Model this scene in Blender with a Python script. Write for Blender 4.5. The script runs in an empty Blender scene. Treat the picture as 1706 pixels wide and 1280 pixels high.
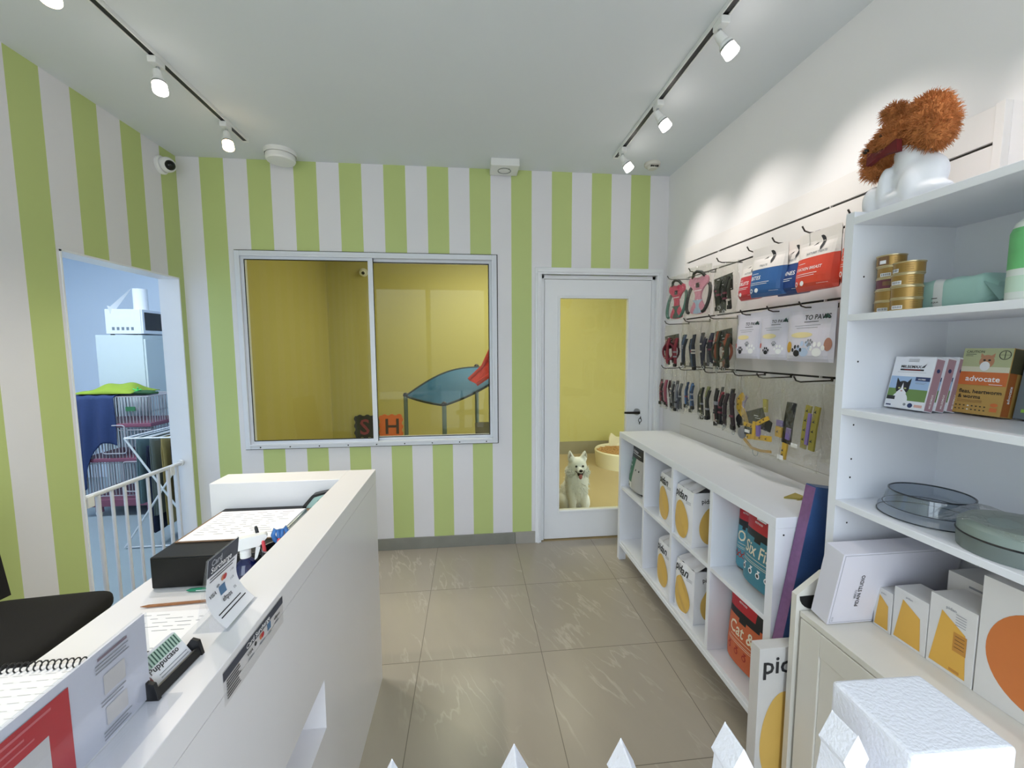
import bpy, math, random
from mathutils import Matrix, Vector
PI = math.pi
random.seed(7)
sc = bpy.context.scene
COL = sc.collection

# ------------------------------------------------------------------ materials
def lin(c):
    return c/12.92 if c <= .04045 else ((c+.055)/1.055)**2.4
def hx(h):
    h = h.lstrip('#')
    return tuple(lin(int(h[i:i+2], 16)/255) for i in (0, 2, 4)) + (1,)
MATS = {}
def base_mat(name):
    m = bpy.data.materials.new(name); m.use_nodes = True
    nt = m.node_tree
    return m, nt, nt.nodes['Principled BSDF']
def mat(name, color, rough=.5, metal=0., var=.05, scale=14., bump=0., bscale=180., spec=None, emit=0., coat=0., sub=0.):
    if name in MATS: return MATS[name]
    m, nt, b = base_mat(name)
    N, L = nt.nodes, nt.links
    c = hx(color)
    tc = N.new('ShaderNodeTexCoord')
    no = N.new('ShaderNodeTexNoise'); no.inputs['Scale'].default_value = scale; no.inputs['Detail'].default_value = 3
    L.new(tc.outputs['Object'], no.inputs['Vector'])
    mx = N.new('ShaderNodeMix'); mx.data_type = 'RGBA'
    mx.inputs[6].default_value = tuple(x*(1-var) for x in c[:3]) + (1,)
    mx.inputs[7].default_value = tuple(min(1, x*(1+var)) for x in c[:3]) + (1,)
    L.new(no.outputs['Fac'], mx.inputs[0]); L.new(mx.outputs[2], b.inputs['Base Color'])
    b.inputs['Roughness'].default_value = rough; b.inputs['Metallic'].default_value = metal
    if spec is not None: b.inputs['Specular IOR Level'].default_value = spec
    if coat: b.inputs['Coat Weight'].default_value = coat
    if emit:
        b.inputs['Emission Color'].default_value = c; b.inputs['Emission Strength'].default_value = emit
    if bump:
        n2 = N.new('ShaderNodeTexNoise'); n2.inputs['Scale'].default_value = bscale; n2.inputs['Detail'].default_value = 4
        L.new(tc.outputs['Object'], n2.inputs['Vector'])
        bp = N.new('ShaderNodeBump'); bp.inputs['Strength'].default_value = bump; bp.inputs['Distance'].default_value = .01
        L.new(n2.outputs['Fac'], bp.inputs['Height']); L.new(bp.outputs['Normal'], b.inputs['Normal'])
    MATS[name] = m
    return m
def glass(name, tint, refl=.06, rough=.02, haze=0., hazecol='#ffffff', crinkle=0.):
    """thin clear sheet: transparent + a glossy share that grows at grazing angles, with a little milky haze"""
    if name in MATS: return MATS[name]
    m = bpy.data.materials.new(name); m.use_nodes = True
    nt = m.node_tree; N, L = nt.nodes, nt.links
    N.remove(N['Principled BSDF']); out = N['Material Output']
    tr = N.new('ShaderNodeBsdfTransparent'); tr.inputs[0].default_value = hx(tint)
    gl = N.new('ShaderNodeBsdfGlossy'); gl.inputs['Roughness'].default_value = rough
    if crinkle:
        tc = N.new('ShaderNodeTexCoord'); cn = N.new('ShaderNodeTexNoise'); cn.inputs['Scale'].default_value = 28; cn.inputs['Detail'].default_value = 3; cn.inputs['Distortion'].default_value = 1.2; L.new(tc.outputs['Object'], cn.inputs['Vector'])
        bp = N.new('ShaderNodeBump'); bp.inputs['Strength'].default_value = crinkle; bp.inputs['Distance'].default_value = .02; L.new(cn.outputs['Fac'], bp.inputs['Height']); L.new(bp.outputs['Normal'], gl.inputs['Normal'])
    fr = N.new('ShaderNodeLayerWeight'); fr.inputs['Blend'].default_value = .5
    pw = N.new('ShaderNodeMath'); pw.operation = 'POWER'; pw.inputs[1].default_value = 5.; L.new(fr.outputs['Facing'], pw.inputs[0])
    ad = N.new('ShaderNodeMath'); ad.operation = 'MULTIPLY_ADD'; ad.inputs[1].default_value = .7; ad.inputs[2].default_value = refl; ad.use_clamp = True
    L.new(pw.outputs[0], ad.inputs[0])
    mix = N.new('ShaderNodeMixShader'); L.new(ad.outputs[0], mix.inputs[0])
    cur = tr.outputs[0]
    if haze:
        df = N.new('ShaderNodeBsdfDiffuse'); df.inputs[0].default_value = hx(hazecol)
        no = N.new('ShaderNodeTexNoise'); no.inputs['Scale'].default_value = 35
        ml = N.new('ShaderNodeMath'); ml.operation = 'MULTIPLY'; ml.inputs[1].default_value = haze*2
        L.new(no.outputs['Fac'], ml.inputs[0])
        m2 = N.new('ShaderNodeMixShader'); L.new(ml.outputs[0], m2.inputs[0]); L.new(tr.outputs[0], m2.inputs[1]); L.new(df.outputs[0], m2.inputs[2])
        cur = m2.outputs[0]
    L.new(cur, mix.inputs[1]); L.new(gl.outputs[0], mix.inputs[2]); L.new(mix.outputs[0], out.inputs[0])
    MATS[name] = m
    return m
def stripes(name, axis, origin, width, sign, ca, cb, rough=.55):
    m, nt, b = base_mat(name); N, L = nt.nodes, nt.links
    tc = N.new('ShaderNodeTexCoord'); sp = N.new('ShaderNodeSeparateXYZ'); L.new(tc.outputs['Object'], sp.inputs[0])
    def mth(op, a, v=None, v2=None):
        n = N.new('ShaderNodeMath'); n.operation = op; L.new(a, n.inputs[0])
        if v is not None: n.inputs[1].default_value = v
        return n.outputs[0]
    wob = N.new('ShaderNodeTexNoise'); wob.inputs['Scale'].default_value = 6; L.new(tc.outputs['Object'], wob.inputs['Vector'])
    wv = mth('MULTIPLY', wob.outputs['Fac'], .012)
    p = mth('SUBTRACT', sp.outputs[axis], origin); p = mth('DIVIDE', p, width*sign)
    a2 = N.new('ShaderNodeMath'); a2.operation = 'ADD'; L.new(p, a2.inputs[0]); L.new(wv, a2.inputs[1])
    f = mth('MODULO', mth('ADD', mth('FLOOR', a2.outputs[0]), 100.), 2.)
    no = N.new('ShaderNodeTexNoise'); no.inputs['Scale'].default_value = 1.6; no.inputs['Detail'].default_value = 5; L.new(tc.outputs['Object'], no.inputs['Vector'])
    def pair(c):
        x = N.new('ShaderNodeMix'); x.data_type = 'RGBA'; c = hx(c)
        x.inputs[6].default_value = tuple(v*.95 for v in c[:3])+(1,); x.inputs[7].default_value = tuple(min(1, v*1.04) for v in c[:3])+(1,)
        L.new(no.outputs['Fac'], x.inputs[0]); return x.outputs[2]
    mx = N.new('ShaderNodeMix'); mx.data_type = 'RGBA'; L.new(f, mx.inputs[0]); L.new(pair(ca), mx.inputs[6]); L.new(pair(cb), mx.inputs[7])
    L.new(mx.outputs[2], b.inputs['Base Color']); b.inputs['Roughness'].default_value = rough
    return m
def floor_mat(name, base, vein, grout, tx, ty, ox, oy, stagger=0., rough=.28):
    m, nt, b = base_mat(name); N, L = nt.nodes, nt.links
    tc = N.new('ShaderNodeTexCoord'); sp = N.new('ShaderNodeSeparateXYZ'); L.new(tc.outputs['Object'], sp.inputs[0])
    def mth(op, a, v=None):
        n = N.new('ShaderNodeMath'); n.operation = op
        if hasattr(a, 'is_linked'): L.new(a, n.inputs[0])
        else: n.inputs[0].default_value = a
        if v is not None:
            if hasattr(v, 'is_linked'): L.new(v, n.inputs[1])
            else: n.inputs[1].default_value = v
        return n.outputs[0]
    u = mth('DIVIDE', mth('SUBTRACT', sp.outputs[0], ox), tx); v = mth('DIVIDE', mth('SUBTRACT', sp.outputs[1], oy), ty)
    def edge(t, size):
        fr = mth('FRACT', mth('ADD', t, 50.)); d = mth('MINIMUM', fr, mth('SUBTRACT', 1., fr)); return mth('MULTIPLY', d, size)
    e = mth('MINIMUM', edge(u, tx), edge(v, ty)); g = mth('LESS_THAN', e, .0016)
    # per tile offset so the veins break at the joints
    cx = mth('FLOOR', u); cy = mth('FLOOR', v)
    off = N.new('ShaderNodeCombineXYZ'); L.new(mth('MULTIPLY', cx, 3.7), off.inputs[0]); L.new(mth('MULTIPLY', cy, 5.3), off.inputs[1])
    va = N.new('ShaderNodeVectorMath'); va.operation = 'ADD'; L.new(tc.outputs['Object'], va.inputs[0]); L.new(off.outputs[0], va.inputs[1])
    mp = N.new('ShaderNodeMapping'); mp.vector_type = 'TEXTURE'; mp.inputs['Rotation'].default_value = (0, 0, .38); mp.inputs['Scale'].default_value = (.50, 1.9, 1); L.new(va.outputs[0], mp.inputs[0])
    n1 = N.new('ShaderNodeTexNoise'); n1.inputs['Scale'].default_value = 1.0; n1.inputs['Detail'].default_value = 6; n1.inputs['Roughness'].default_value = .55; n1.inputs['Distortion'].default_value = .25; L.new(mp.outputs[0], n1.inputs['Vector'])
    band = mth('ABSOLUTE', mth('SUBTRACT', mth('FRACT', mth('MULTIPLY', n1.outputs['Fac'], 15.)), .5))
    cr = N.new('ShaderNodeValToRGB'); cr.color_ramp.elements[0].position = 0; cr.color_ramp.elements[0].color = (1, 1, 1, 1)
    cr.color_ramp.elements[1].position = .11; cr.color_ramp.elements[1].color = (0, 0, 0, 1); L.new(band, cr.inputs[0])
    n2 = N.new('ShaderNodeTexNoise'); n2.inputs['Scale'].default_value = 2.2; n2.inputs['Detail'].default_value = 2; L.new(va.outputs[0], n2.inputs['Vector'])
    cr2 = N.new('ShaderNodeValToRGB'); cr2.color_ramp.elements[0].position = .46; cr2.color_ramp.elements[1].position = .66; L.new(n2.outputs['Fac'], cr2.inputs[0])
    vf = mth('MULTIPLY', mth('MULTIPLY', cr.outputs[0], cr2.outputs[0]), .5)
    n3 = N.new('ShaderNodeTexNoise'); n3.inputs['Scale'].default_value = 1.3; n3.inputs['Detail'].default_value = 9; n3.inputs['Roughness'].default_value = .65; L.new(mp.outputs[0], n3.inputs['Vector'])
    c = hx(base)
    mx = N.new('ShaderNodeMix'); mx.data_type = 'RGBA'; mx.inputs[6].default_value = tuple(x*.84 for x in c[:3])+(1,); mx.inputs[7].default_value = tuple(x*1.14 for x in c[:3])+(1,); L.new(n3.outputs['Fac'], mx.inputs[0])
    m2 = N.new('ShaderNodeMix'); m2.data_type = 'RGBA'; L.new(vf, m2.inputs[0]); L.new(mx.outputs[2], m2.inputs[6]); m2.inputs[7].default_value = hx(vein)
    m3 = N.new('ShaderNodeMix'); m3.data_type = 'RGBA'; L.new(g, m3.inputs[0]); L.new(m2.outputs[2], m3.inputs[6]); m3.inputs[7].default_value = hx(grout)
    L.new(m3.outputs[2], b.inputs['Base Color']); b.inputs['Roughness'].default_value = rough
    return m

# ------------------------------------------------------------------ mesh builder
class MB:
    def __init__(s): s.v = []; s.f = []; s.m = []; s.s = []; s.mats = []; s.M = Matrix()
    def mi(s, m):
        if m not in s.mats: s.mats.append(m)
        return s.mats.index(m)
    def add(s, vs, fs, m, smooth=False):
        o = len(s.v); k = s.mi(m)
        s.v += [tuple(s.M @ Vector(p)) for p in vs]
        for f in fs: s.f.append(tuple(i+o for i in f)); s.m.append(k); s.s.append(smooth)
        return s
    def box(s, x0, x1, y0, y1, z0, z1, m):
        vs = [(x0,y0,z0),(x1,y0,z0),(x1,y1,z0),(x0,y1,z0),(x0,y0,z1),(x1,y0,z1),(x1,y1,z1),(x0,y1,z1)]
        return s.add(vs, [(0,3,2,1),(4,5,6,7),(0,1,5,4),(1,2,6,5),(2,3,7,6),(3,0,4,7)], m)
    def prism(s, pts, axis, a, b, m, smooth=False):
        """polygon pts (p,q) extruded along an axis; the polygon lives in the other two axes (cyclic order kept plain)"""
        def P(p, t): return {'x': (t, p[0], p[1]), 'y': (p[0], t, p[1]), 'z': (p[0], p[1], t)}[axis]
        n = len(pts); vs = [P(p, a) for p in pts]+[P(p, b) for p in pts]
        s.add(vs, [tuple(range(n))[::-1], tuple(range(n, 2*n))], m)
        return s.add(vs, [(i, (i+1) % n, n+(i+1) % n, n+i) for i in range(n)], m, smooth)
    def tube(s, pts, r, m, seg=8, caps=True, closed=False):
        pts = [Vector(p) for p in pts]; n = len(pts)
        rr = r if isinstance(r, (list, tuple)) else [r]*n
        vs, fs = [], []; prev = None
        for i, p in enumerate(pts):
            if closed: t = pts[(i+1) % n]-pts[i-1]
            else: t = pts[min(i+1, n-1)]-pts[max(i-1, 0)]
            if t.length < 1e-9: t = Vector((0, 0, 1))
            t.normalize()
            a = prev if prev is not None else (Vector((0, 0, 1)) if abs(t.z) < .9 else Vector((1, 0, 0)))
            u = (a-t*a.dot(t))
            if u.length < 1e-6: u = t.orthogonal()
            u.normalize(); w = t.cross(u); prev = u
            for k in range(seg):
                an = 2*PI*k/seg; vs.append(p+(u*math.cos(an)+w*math.sin(an))*rr[i])
        for i in range(n if closed else n-1):
            j = (i+1) % n
            for k in range(seg):
                k2 = (k+1) % seg; fs.append((i*seg+k, i*seg+k2, j*seg+k2, j*seg+k))
        s.add(vs, fs, m, True)
        if caps and not closed: s.add(vs, [tuple(range(seg))[::-1], tuple(range((n-1)*seg, n*seg))], m)
        return s
    def lathe(s, prof, m, seg=28, c=(0, 0, 0), sx=1, sy=1, matf=None, smooth=True):
        vs, n = [], len(prof)
        for r, z in prof:
            for k in range(seg):
                a = 2*PI*k/seg; vs.append((c[0]+r*sx*math.cos(a), c[1]+r*sy*math.sin(a), c[2]+z))
        for i in range(n-1):
            s.add(vs[i*seg:(i+2)*seg], [(k, (k+1) % seg, seg+(k+1) % seg, seg+k) for k in range(seg)], matf(i) if matf else m, smooth)
        return s
    def ell(s, c, r, m, seg=20, rings=12, rot=None):
        R = rot or Matrix.Identity(3); vs = []
        for i in range(rings+1):
            t = PI*i/rings
            for k in range(seg):
                a = 2*PI*k/seg
                vs.append(Vector(c)+R @ Vector((r[0]*math.sin(t)*math.cos(a), r[1]*math.sin(t)*math.sin(a), r[2]*math.cos(t))))
        return s.add(vs, [((i+1)*seg+k, (i+1)*seg+(k+1) % seg, i*seg+(k+1) % seg, i*seg+k) for i in range(rings) for k in range(seg)], m, True)
    def grid(s, fn, nu, nv, m, smooth=True, matf=None):
        vs = [fn(i/nu, j/nv) for j in range(nv+1) for i in range(nu+1)]
        if matf:
            for j in range(nv):
                for i in range(nu):
                    a = j*(nu+1)+i; s.add([vs[a], vs[a+1], vs[a+nu+2], vs[a+nu+1]], [(0, 1, 2, 3)], matf((i+.5)/nu, (j+.5)/nv), smooth)
            return s
        return s.add(vs, [(j*(nu+1)+i, j*(nu+1)+i+1, (j+1)*(nu+1)+i+1, (j+1)*(nu+1)+i) for j in range(nv) for i in range(nu)], m, smooth)
    def flat(s, pts, m, warp=None, off=.0008, rings=1, frame=None):
        """flat printed shape: pts (x,z) on the local front plane y=-off, or laid on a curved front by warp(x,z)->y"""
        cx = sum(p[0] for p in pts)/len(pts); cz = sum(p[1] for p in pts)/len(pts); n = len(pts)
        W = (lambda x, z: (x, warp(x, z)-off, z)) if warp else (lambda x, z: (x, -off, z))
        if rings <= 1 and not warp: return s.add([W(*p) for p in pts], [tuple(range(n))], m)
        rings = max(rings, 4); vs = [W(cx, cz)]
        for k in range(1, rings+1):
            for p in pts: vs.append(W(cx+(p[0]-cx)*k/rings, cz+(p[1]-cz)*k/rings))
        fs = [(0, 1+i, 1+(i+1) % n) for i in range(n)]
        for k in range(rings-1):
            o = 1+k*n
            fs += [(o+i, o+n+i, o+n+(i+1) % n, o+(i+1) % n) for i in range(n)]
        return s.add(vs, fs, m)
    def oval(s, cx, cz, rx, rz, m, warp=None, off=.0008, n=28, egg=0.):
        return s.flat([(cx+rx*math.cos(2*PI*k/n)*(1-egg*math.sin(2*PI*k/n)), cz+rz*math.sin(2*PI*k/n)) for k in range(n)], m, warp, off)
    def rect(s, x0, x1, z0, z1, m, warp=None, off=.0008):
        if not warp: return s.flat([(x0, z0), (x1, z0), (x1, z1), (x0, z1)], m, None, off)
        return s.grid(lambda u, v: (x0+(x1-x0)*u, warp(x0+(x1-x0)*u, z0+(z1-z0)*v)-off, z0+(z1-z0)*v), 8, 8, m, False)
    def text(s, t, x, z, size, m, warp=None, off=.0016, align='LEFT', rot=0., sx=1.):
        vs, fs = glyphs(t, align); c, sn = math.cos(rot), math.sin(rot); out = []
        for p in vs:
            px, pz = p[0]*size*sx, p[1]*size
            X, Z = x+px*c-pz*sn, z+px*sn+pz*c
            out.append((X, (warp(X, Z) if warp else 0)-off, Z))
        return s.add(out, fs, m)
    def build(s, name, parent=None, loc=(0, 0, 0), rz=0, bevel=0., bseg=2, mods=None):
        me = bpy.data.meshes.new(name); me.from_pydata(s.v, [], s.f)
        for m in s.mats: me.materials.append(m)
        me.polygons.foreach_set('material_index', s.m); me.polygons.foreach_set('use_smooth', s.s)
        me.update()
        o = bpy.data.objects.new(name, me); COL.objects.link(o); o.location = loc; o.rotation_euler = (0, 0, rz)
        if parent: o.parent = parent
        if bevel:
            b = o.modifiers.new('edge', 'BEVEL'); b.width = bevel; b.segments = bseg; b.limit_method = 'ANGLE'; b.angle_limit = .6
        return o
GL = {}
def glyphs(t, align):
    if (t, align) in GL: return GL[(t, align)]
    cu = bpy.data.curves.new('lettering', 'FONT'); cu.body = t; cu.align_x = align; cu.size = 1.; cu.resolution_u = 2; cu.offset = .014
    o = bpy.data.objects.new('lettering', cu); COL.objects.link(o)
    dg = bpy.context.evaluated_depsgraph_get(); me = o.evaluated_get(dg).to_mesh()
    vs = [tuple(v.co) for v in me.vertices]; fs = [tuple(p.vertices) for p in me.polygons]
    o.evaluated_get(dg).to_mesh_clear(); bpy.data.objects.remove(o); bpy.data.curves.remove(cu)
    GL[(t, align)] = (vs, fs)
    return GL[(t, align)]

# ------------------------------------------------------------------ tagging
def tag(o, label, cat, group=None):
    o['label'] = label; o['category'] = cat
    if group: o['group'] = group
    return o
def thing(name, label, cat, loc=(0, 0, 0), rz=0, group=None, rot=None):
    o = bpy.data.objects.new(name, None); COL.objects.link(o); o.location = loc
    o.rotation_euler = rot or (0, 0, rz); o.empty_display_size = .05
    return tag(o, label, cat, group)
def struct(o, label, cat='room'):
    o['kind'] = 'structure'; o['label'] = label; o['category'] = cat
    return o
def copy_tree(o, parent=None):
    c = o.copy(); COL.objects.link(c)
    if parent: c.parent = parent
    for ch in list(o.children): copy_tree(ch, c)
    return c
def rounded(pts, r, n=4):
    out = []; k = len(pts)
    for i in range(k):
        p, a, b = Vector(pts[i]), Vector(pts[i-1]), Vector(pts[(i+1) % k])
        u = (a-p); w = (b-p); q = min(r, u.length*.45, w.length*.45); A = p+u.normalized()*q; B = p+w.normalized()*q
        for j in range(n+1):
            t = j/n; out.append(tuple(A*(1-t)**2+p*2*t*(1-t)+B*t*t))
    return out
NX, PX = -PI/2, PI/2        # a thing turned to face -x / +x (things are modelled facing -y)
# ================================================================== THE PLACE
XL, XR, YB, YF, ZC = -1.969, 1.541, 3.10, -1.30, 2.855
WHITE = mat('white_paint', '#e9e8ea', .6, var=.02, scale=2)
CEIL = mat('ceiling_paint', '#dbe0e4', .8, var=.02, scale=2)
TRIM = mat('white_gloss', '#eceef3', .35, var=.015)
LAM = mat('white_laminate', '#e6e8ee', .38, var=.02, scale=6)
BLACK = mat('black_plastic', '#141416', .4)
GREEN, SWHITE = '#bccb84', '#e4e3e8'
M_BACK = stripes('striped_paint_back', 0, -1.819, .1529, 1, GREEN, SWHITE)
M_LEFT = stripes('striped_paint_left', 1, 3.10, .1476, -1, GREEN, SWHITE)
STEEL = mat('brushed_steel', '#b9bcc0', .3, 1., .05)
DARKMETAL = mat('dark_metal', '#3c3a38', .35, 1.)

def holes(name, axis, a, b, us, vs, cut, m, label):
    """wall slab: cells between the us x vs lines, the cells in `cut` left open"""
    mb = MB()
    for i in range(len(us)-1):
        for j in range(len(vs)-1):
            if (i, j) in cut: continue
            if axis == 'y': mb.box(us[i], us[i+1], a, b, vs[j], vs[j+1], m)
            else: mb.box(a, b, us[i], us[i+1], vs[j], vs[j+1], m)
    return struct(mb.build(name), label)

M_FLOOR = floor_mat('stone_tile', '#a39a8c', '#cbc4b8', '#6a6358', .612, .60, -.267, 1.926-.60)
struct(MB().box(XL-.12, XR+.1, YF, YB, -.08, 0, M_FLOOR).build('floor'), 'grey beige stone tile floor with pale veins', 'floor')
struct(MB().box(XL-.12, XR+.1, YF-.1, YB+.11, ZC, ZC+.1, CEIL).build('ceiling'), 'plain pale grey painted ceiling', 'ceiling')
holes('wall_left', 'x', XL-.125, XL, [YF, 2.235, 3.045, YB], [0, 2.03, ZC], {(1, 0)}, M_LEFT, 'wall with green and white stripes and an open doorway')
WX0, WX1, WZ0, WZ1 = -1.606, .190, .838, 2.222
DX0, DX1, DZ1 = .545, 1.462, 2.105
holes('wall_back', 'y', YB, YB+.11, [XL-.125, WX0, WX1, DX0, DX1, XR+.1], [0, WZ0, DZ1, WZ1, ZC], {(1, 1), (1, 2), (3, 0), (3, 1)}, M_BACK, 'end wall with green and white vertical stripes')
struct(MB().box(XR, XR+.1, YF, YB, 0, ZC, WHITE).build('wall_right'), 'plain white side wall behind the display panel')
# plain corner bead of the doorway reveal
rv = MB()
rv.box(XL-.126, XL+.004, 3.041, 3.049, 0, 2.034, TRIM); rv.box(XL-.126, XL+.004, 2.231, 2.239, 0, 2.034, TRIM); rv.box(XL-.126, XL+.004, 2.231, 3.049, 2.026, 2.036, TRIM)
struct(rv.build('trim_1'), 'white edge lining of the open doorway', 'trim')
# shopfront behind the camera: the daylight comes in through it
holes('wall_front', 'y', YF-.12, YF, [XL-.125, -1.80, -.78, -.70, .28, .36, 1.40, XR+.1], [0, .08, 2.62, ZC], {(1, 1), (3, 1), (5, 1)}, WHITE, 'shopfront wall with tall glazed openings')
struct(MB().box(-9, 9, -9, YF-.121, -.1, -.02, mat('pavement', '#a6a49f', .85, bump=.2)).build('pavement'), 'pale concrete pavement outside the shopfront', 'ground')

# tiled skirting
sk = mat('skirting_tile', '#85857f', .35, var=.14, scale=9)
b = MB(); b.box(XL+.001, .34, YB-.012, YB, 0, .092, sk); b.box(.342, .502, YB-.014, YB, 0, .094, mat('skirting_tile_light', '#a29f98', .35, var=.12, scale=9))
struct(b.build('baseboard_back', bevel=.0015), 'low grey tile skirting under the striped wall', 'baseboard')

# window in the end wall
ALU = mat('white_aluminium', '#dfe3ec', .35, var=.02)
GASK = mat('black_gasket', '#1b1c1c', .6)
GLZ = glass('window_glass', '#f4f6ee', .016, .005)
def frame(mb, x0, x1, z0, z1, w, y0, y1, m):
    mb.box(x0, x0+w, y0, y1, z0, z1, m); mb.box(x1-w, x1, y0, y1, z0, z1, m)
    mb.box(x0+w, x1-w, y0, y1, z0, z0+w, m); mb.box(x0+w, x1-w, y0, y1, z1-w, z1, m)
f = MB(); frame(f, -1.624, .208, .822, 2.236, .036, YB-.022, YB+.07, ALU)
w1 = f.build('window_1', bevel=.003); struct(w1, 'white aluminium sliding window looking into the yellow playroom', 'window')
f = MB(); frame(f, -1.600, .184, .846, 2.212, .014, YB-.030, YB-.0225, ALU); f.build('frame_lip', w1, bevel=.002)
for nm, x0, x1, y in (('left', -1.588, -.690, YB+.006), ('right', -.722, .172, YB+.034)):
    f = MB(); frame(f, x0, x1, .858, 2.200, .026 if nm == 'right' else .022, y-.012, y+.012, ALU); frame(f, x0+.02, x1-.02, .878, 2.180, .007, y-.014, y-.0125, GASK)
    if nm == 'left': f.box(x1-.034, x1, y-.016, y+.012, .858, 2.200, ALU)
    s_ = f.build('sash', w1, bevel=.0015)
    MB().box(x0+.02, x1-.02, y-.002, y+.002, .876, 2.182, GLZ).build('pane', s_)
f = MB()
for k in range(9): f.ell((-1.52+k*.205, YB-.0235, .836), (.005, .003, .005), GASK, 8, 5)
f.build('drain_hole', w1)
f = MB(); frame(f, -1.631, .215, .815, 2.243, .0065, YB-.004, YB-.0005, mat('dark_gap', '#2a2b2e', .8)); f.build('paint_gap', w1)

# door to the playroom
d = MB()
for a, c_, y, w, tp in ((DX0-.045, DX1+.045, YB-.016, .05, DZ1+.05), (DX0-.030, DX1+.030, YB-.026, .020, DZ1+.035)):
    d.box(a, a+w, y, YB+.02, 0, tp-w, TRIM); d.box(c_-w, c_, y, YB+.02, 0, tp-w, TRIM); d.box(a, c_, y, YB+.02, tp-w, tp, TRIM)
d.box(DX0, DX0+.03, YB+.02, YB+.11, 0, DZ1, TRIM); d.box(DX1-.03, DX1, YB+.02, YB+.11, 0, DZ1, TRIM); d.box(DX0, DX1, YB+.02, YB+.11, DZ1-.03, DZ1, TRIM)
dr = d.build('door_1', bevel=.004); struct(dr, 'white door with a tall glass panel in a moulded frame', 'door')
l = MB(); x0, x1, z0, z1 = DX0+.033, DX1-.033, .010, DZ1-.033; gx0, gx1, gz0, gz1 = .700, 1.243, .242, 1.930; y0, y1 = YB+.022, YB+.06
l.box(x0, gx0, y0, y1, z0, z1, TRIM); l.box(gx1, x1, y0, y1, z0, z1, TRIM); l.box(gx0, gx1, y0, y1, z0, gz0, TRIM); l.box(gx0, gx1, y0, y1, gz1, z1, TRIM)
lf = l.build('door_leaf', dr)
fr = MB(); frame(fr, gx0-.018, gx1+.018, gz0-.018, gz1+.018, .018, y0-.009, y0, TRIM); fr.build('glazing_bead', lf, bevel=.004)
MB().box(gx0, gx1, y0+.016, y0+.020, gz0, gz1, GLZ).build('glass_panel', lf)
h = MB(); h.tube([(1.330, y0-.001, 1.034), (1.330, y0-.012, 1.034)], .027, STEEL, 20); h.tube([(1.330, y0-.01, 1.034), (1.330, y0-.05, 1.034)], .010, STEEL, 10)
h.tube([(1.334, y0-.05, 1.034), (1.29, y0-.052, 1.034), (1.21, y0-.05, 1.036)], [.011, .010, .008], DARKMETAL, 10)
h.build('handle', dr)
k = MB(); k.tube([(1.352, y0-.03, .998), (1.356, y0-.02, .98)], .004, DARKMETAL, 6); k.tube([(1.352+.012*math.cos(a*PI/6), y0-.02, .968+.016*math.sin(a*PI/6)) for a in range(12)], .003, DARKMETAL, 6, closed=True)
k.box(1.345, 1.352, y0-.022, y0-.019, .935, .955, DARKMETAL); k.build('key', dr)

# ------------------------------------------------------------------ the playroom behind window and door
KY, KX0, KX1 = 5.75, -1.89, 3.0
YEL = mat('yellow_wall', '#b9b06a', .55, var=.06, scale=1.2)
holes('wall_playroom_far', 'y', KY, KY+.1, [KX0-.1, KX1+.1], [0, 2.9], set(), YEL, 'plain yellow green playroom wall')
struct(MB().box(KX0-.1, KX0, YB+.11, KY, 0, 2.9, YEL).build('wall_playroom_left'), 'yellow green playroom side wall left')
struct(MB().box(KX1, KX1+.1, YB+.11, KY, 0, 2.9, YEL).build('wall_playroom_right'), 'yellow green playroom side wall right')
struct(MB().box(KX0-.1, KX1+.1, YB+.11, KY+.1, 2.9, 3.0, mat('playroom_ceiling', '#d8d2a0', .8)).build('ceiling_playroom'), 'cream playroom ceiling', 'ceiling')
struct(MB().box(KX0-.1, KX1+.1, YB, KY+.1, -.08, .0, floor_mat('playroom_tile', '#a8956f', '#b3a17c', '#96845f', 3.1, 3.1, -.9, 2.95, rough=.4)).build('floor_playroom'), 'tan playroom floor', 'floor')
struct(MB().box(KX0, KX1, KY-.014, KY, 0, .185, mat('playroom_skirting', '#8d8468', .45, var=.15, scale=5)).build('baseboard_playroom'), 'grey brown tile skirting of the playroom', 'baseboard')

# ------------------------------------------------------------------ the laundry room behind the doorway
LX0, LY0, LY1 = -5.3, 1.9, 5.35
BLU = mat('pale_blue_wall', '#cfdcea', .6, var=.02, scale=2)
struct(MB().box(LX0, XL-.125, LY1, LY1+.1, 0, 2.9, BLU).build('wall_laundry_far'), 'pale blue laundry wall')
struct(MB().box(LX0-.1, LX0, LY0, LY1+.1, 0, 2.9, BLU).build('wall_laundry_left'), 'pale laundry side wall')
struct(MB().box(LX0, XL-.125, LY0-.1, LY0, 0, 2.9, BLU).build('wall_laundry_near'), 'pale laundry near wall')
struct(MB().box(XL-.125, XL-.025, YB+.11, LY1, 0, 2.9, BLU).build('wall_laundry_right'), 'pale laundry wall beside the playroom')
struct(MB().box(LX0, XL-.125, LY0, LY1, 2.9, 3.0, BLU).build('ceiling_laundry'), 'pale laundry ceiling', 'ceiling')
struct(MB().box(LX0, XL-.12, LY0, LY1, -.08, 0, mat('vinyl_floor', '#8d9da6', .45, var=.05, scale=4)).build('floor_laundry'), 'blue grey laundry floor', 'floor')
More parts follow.
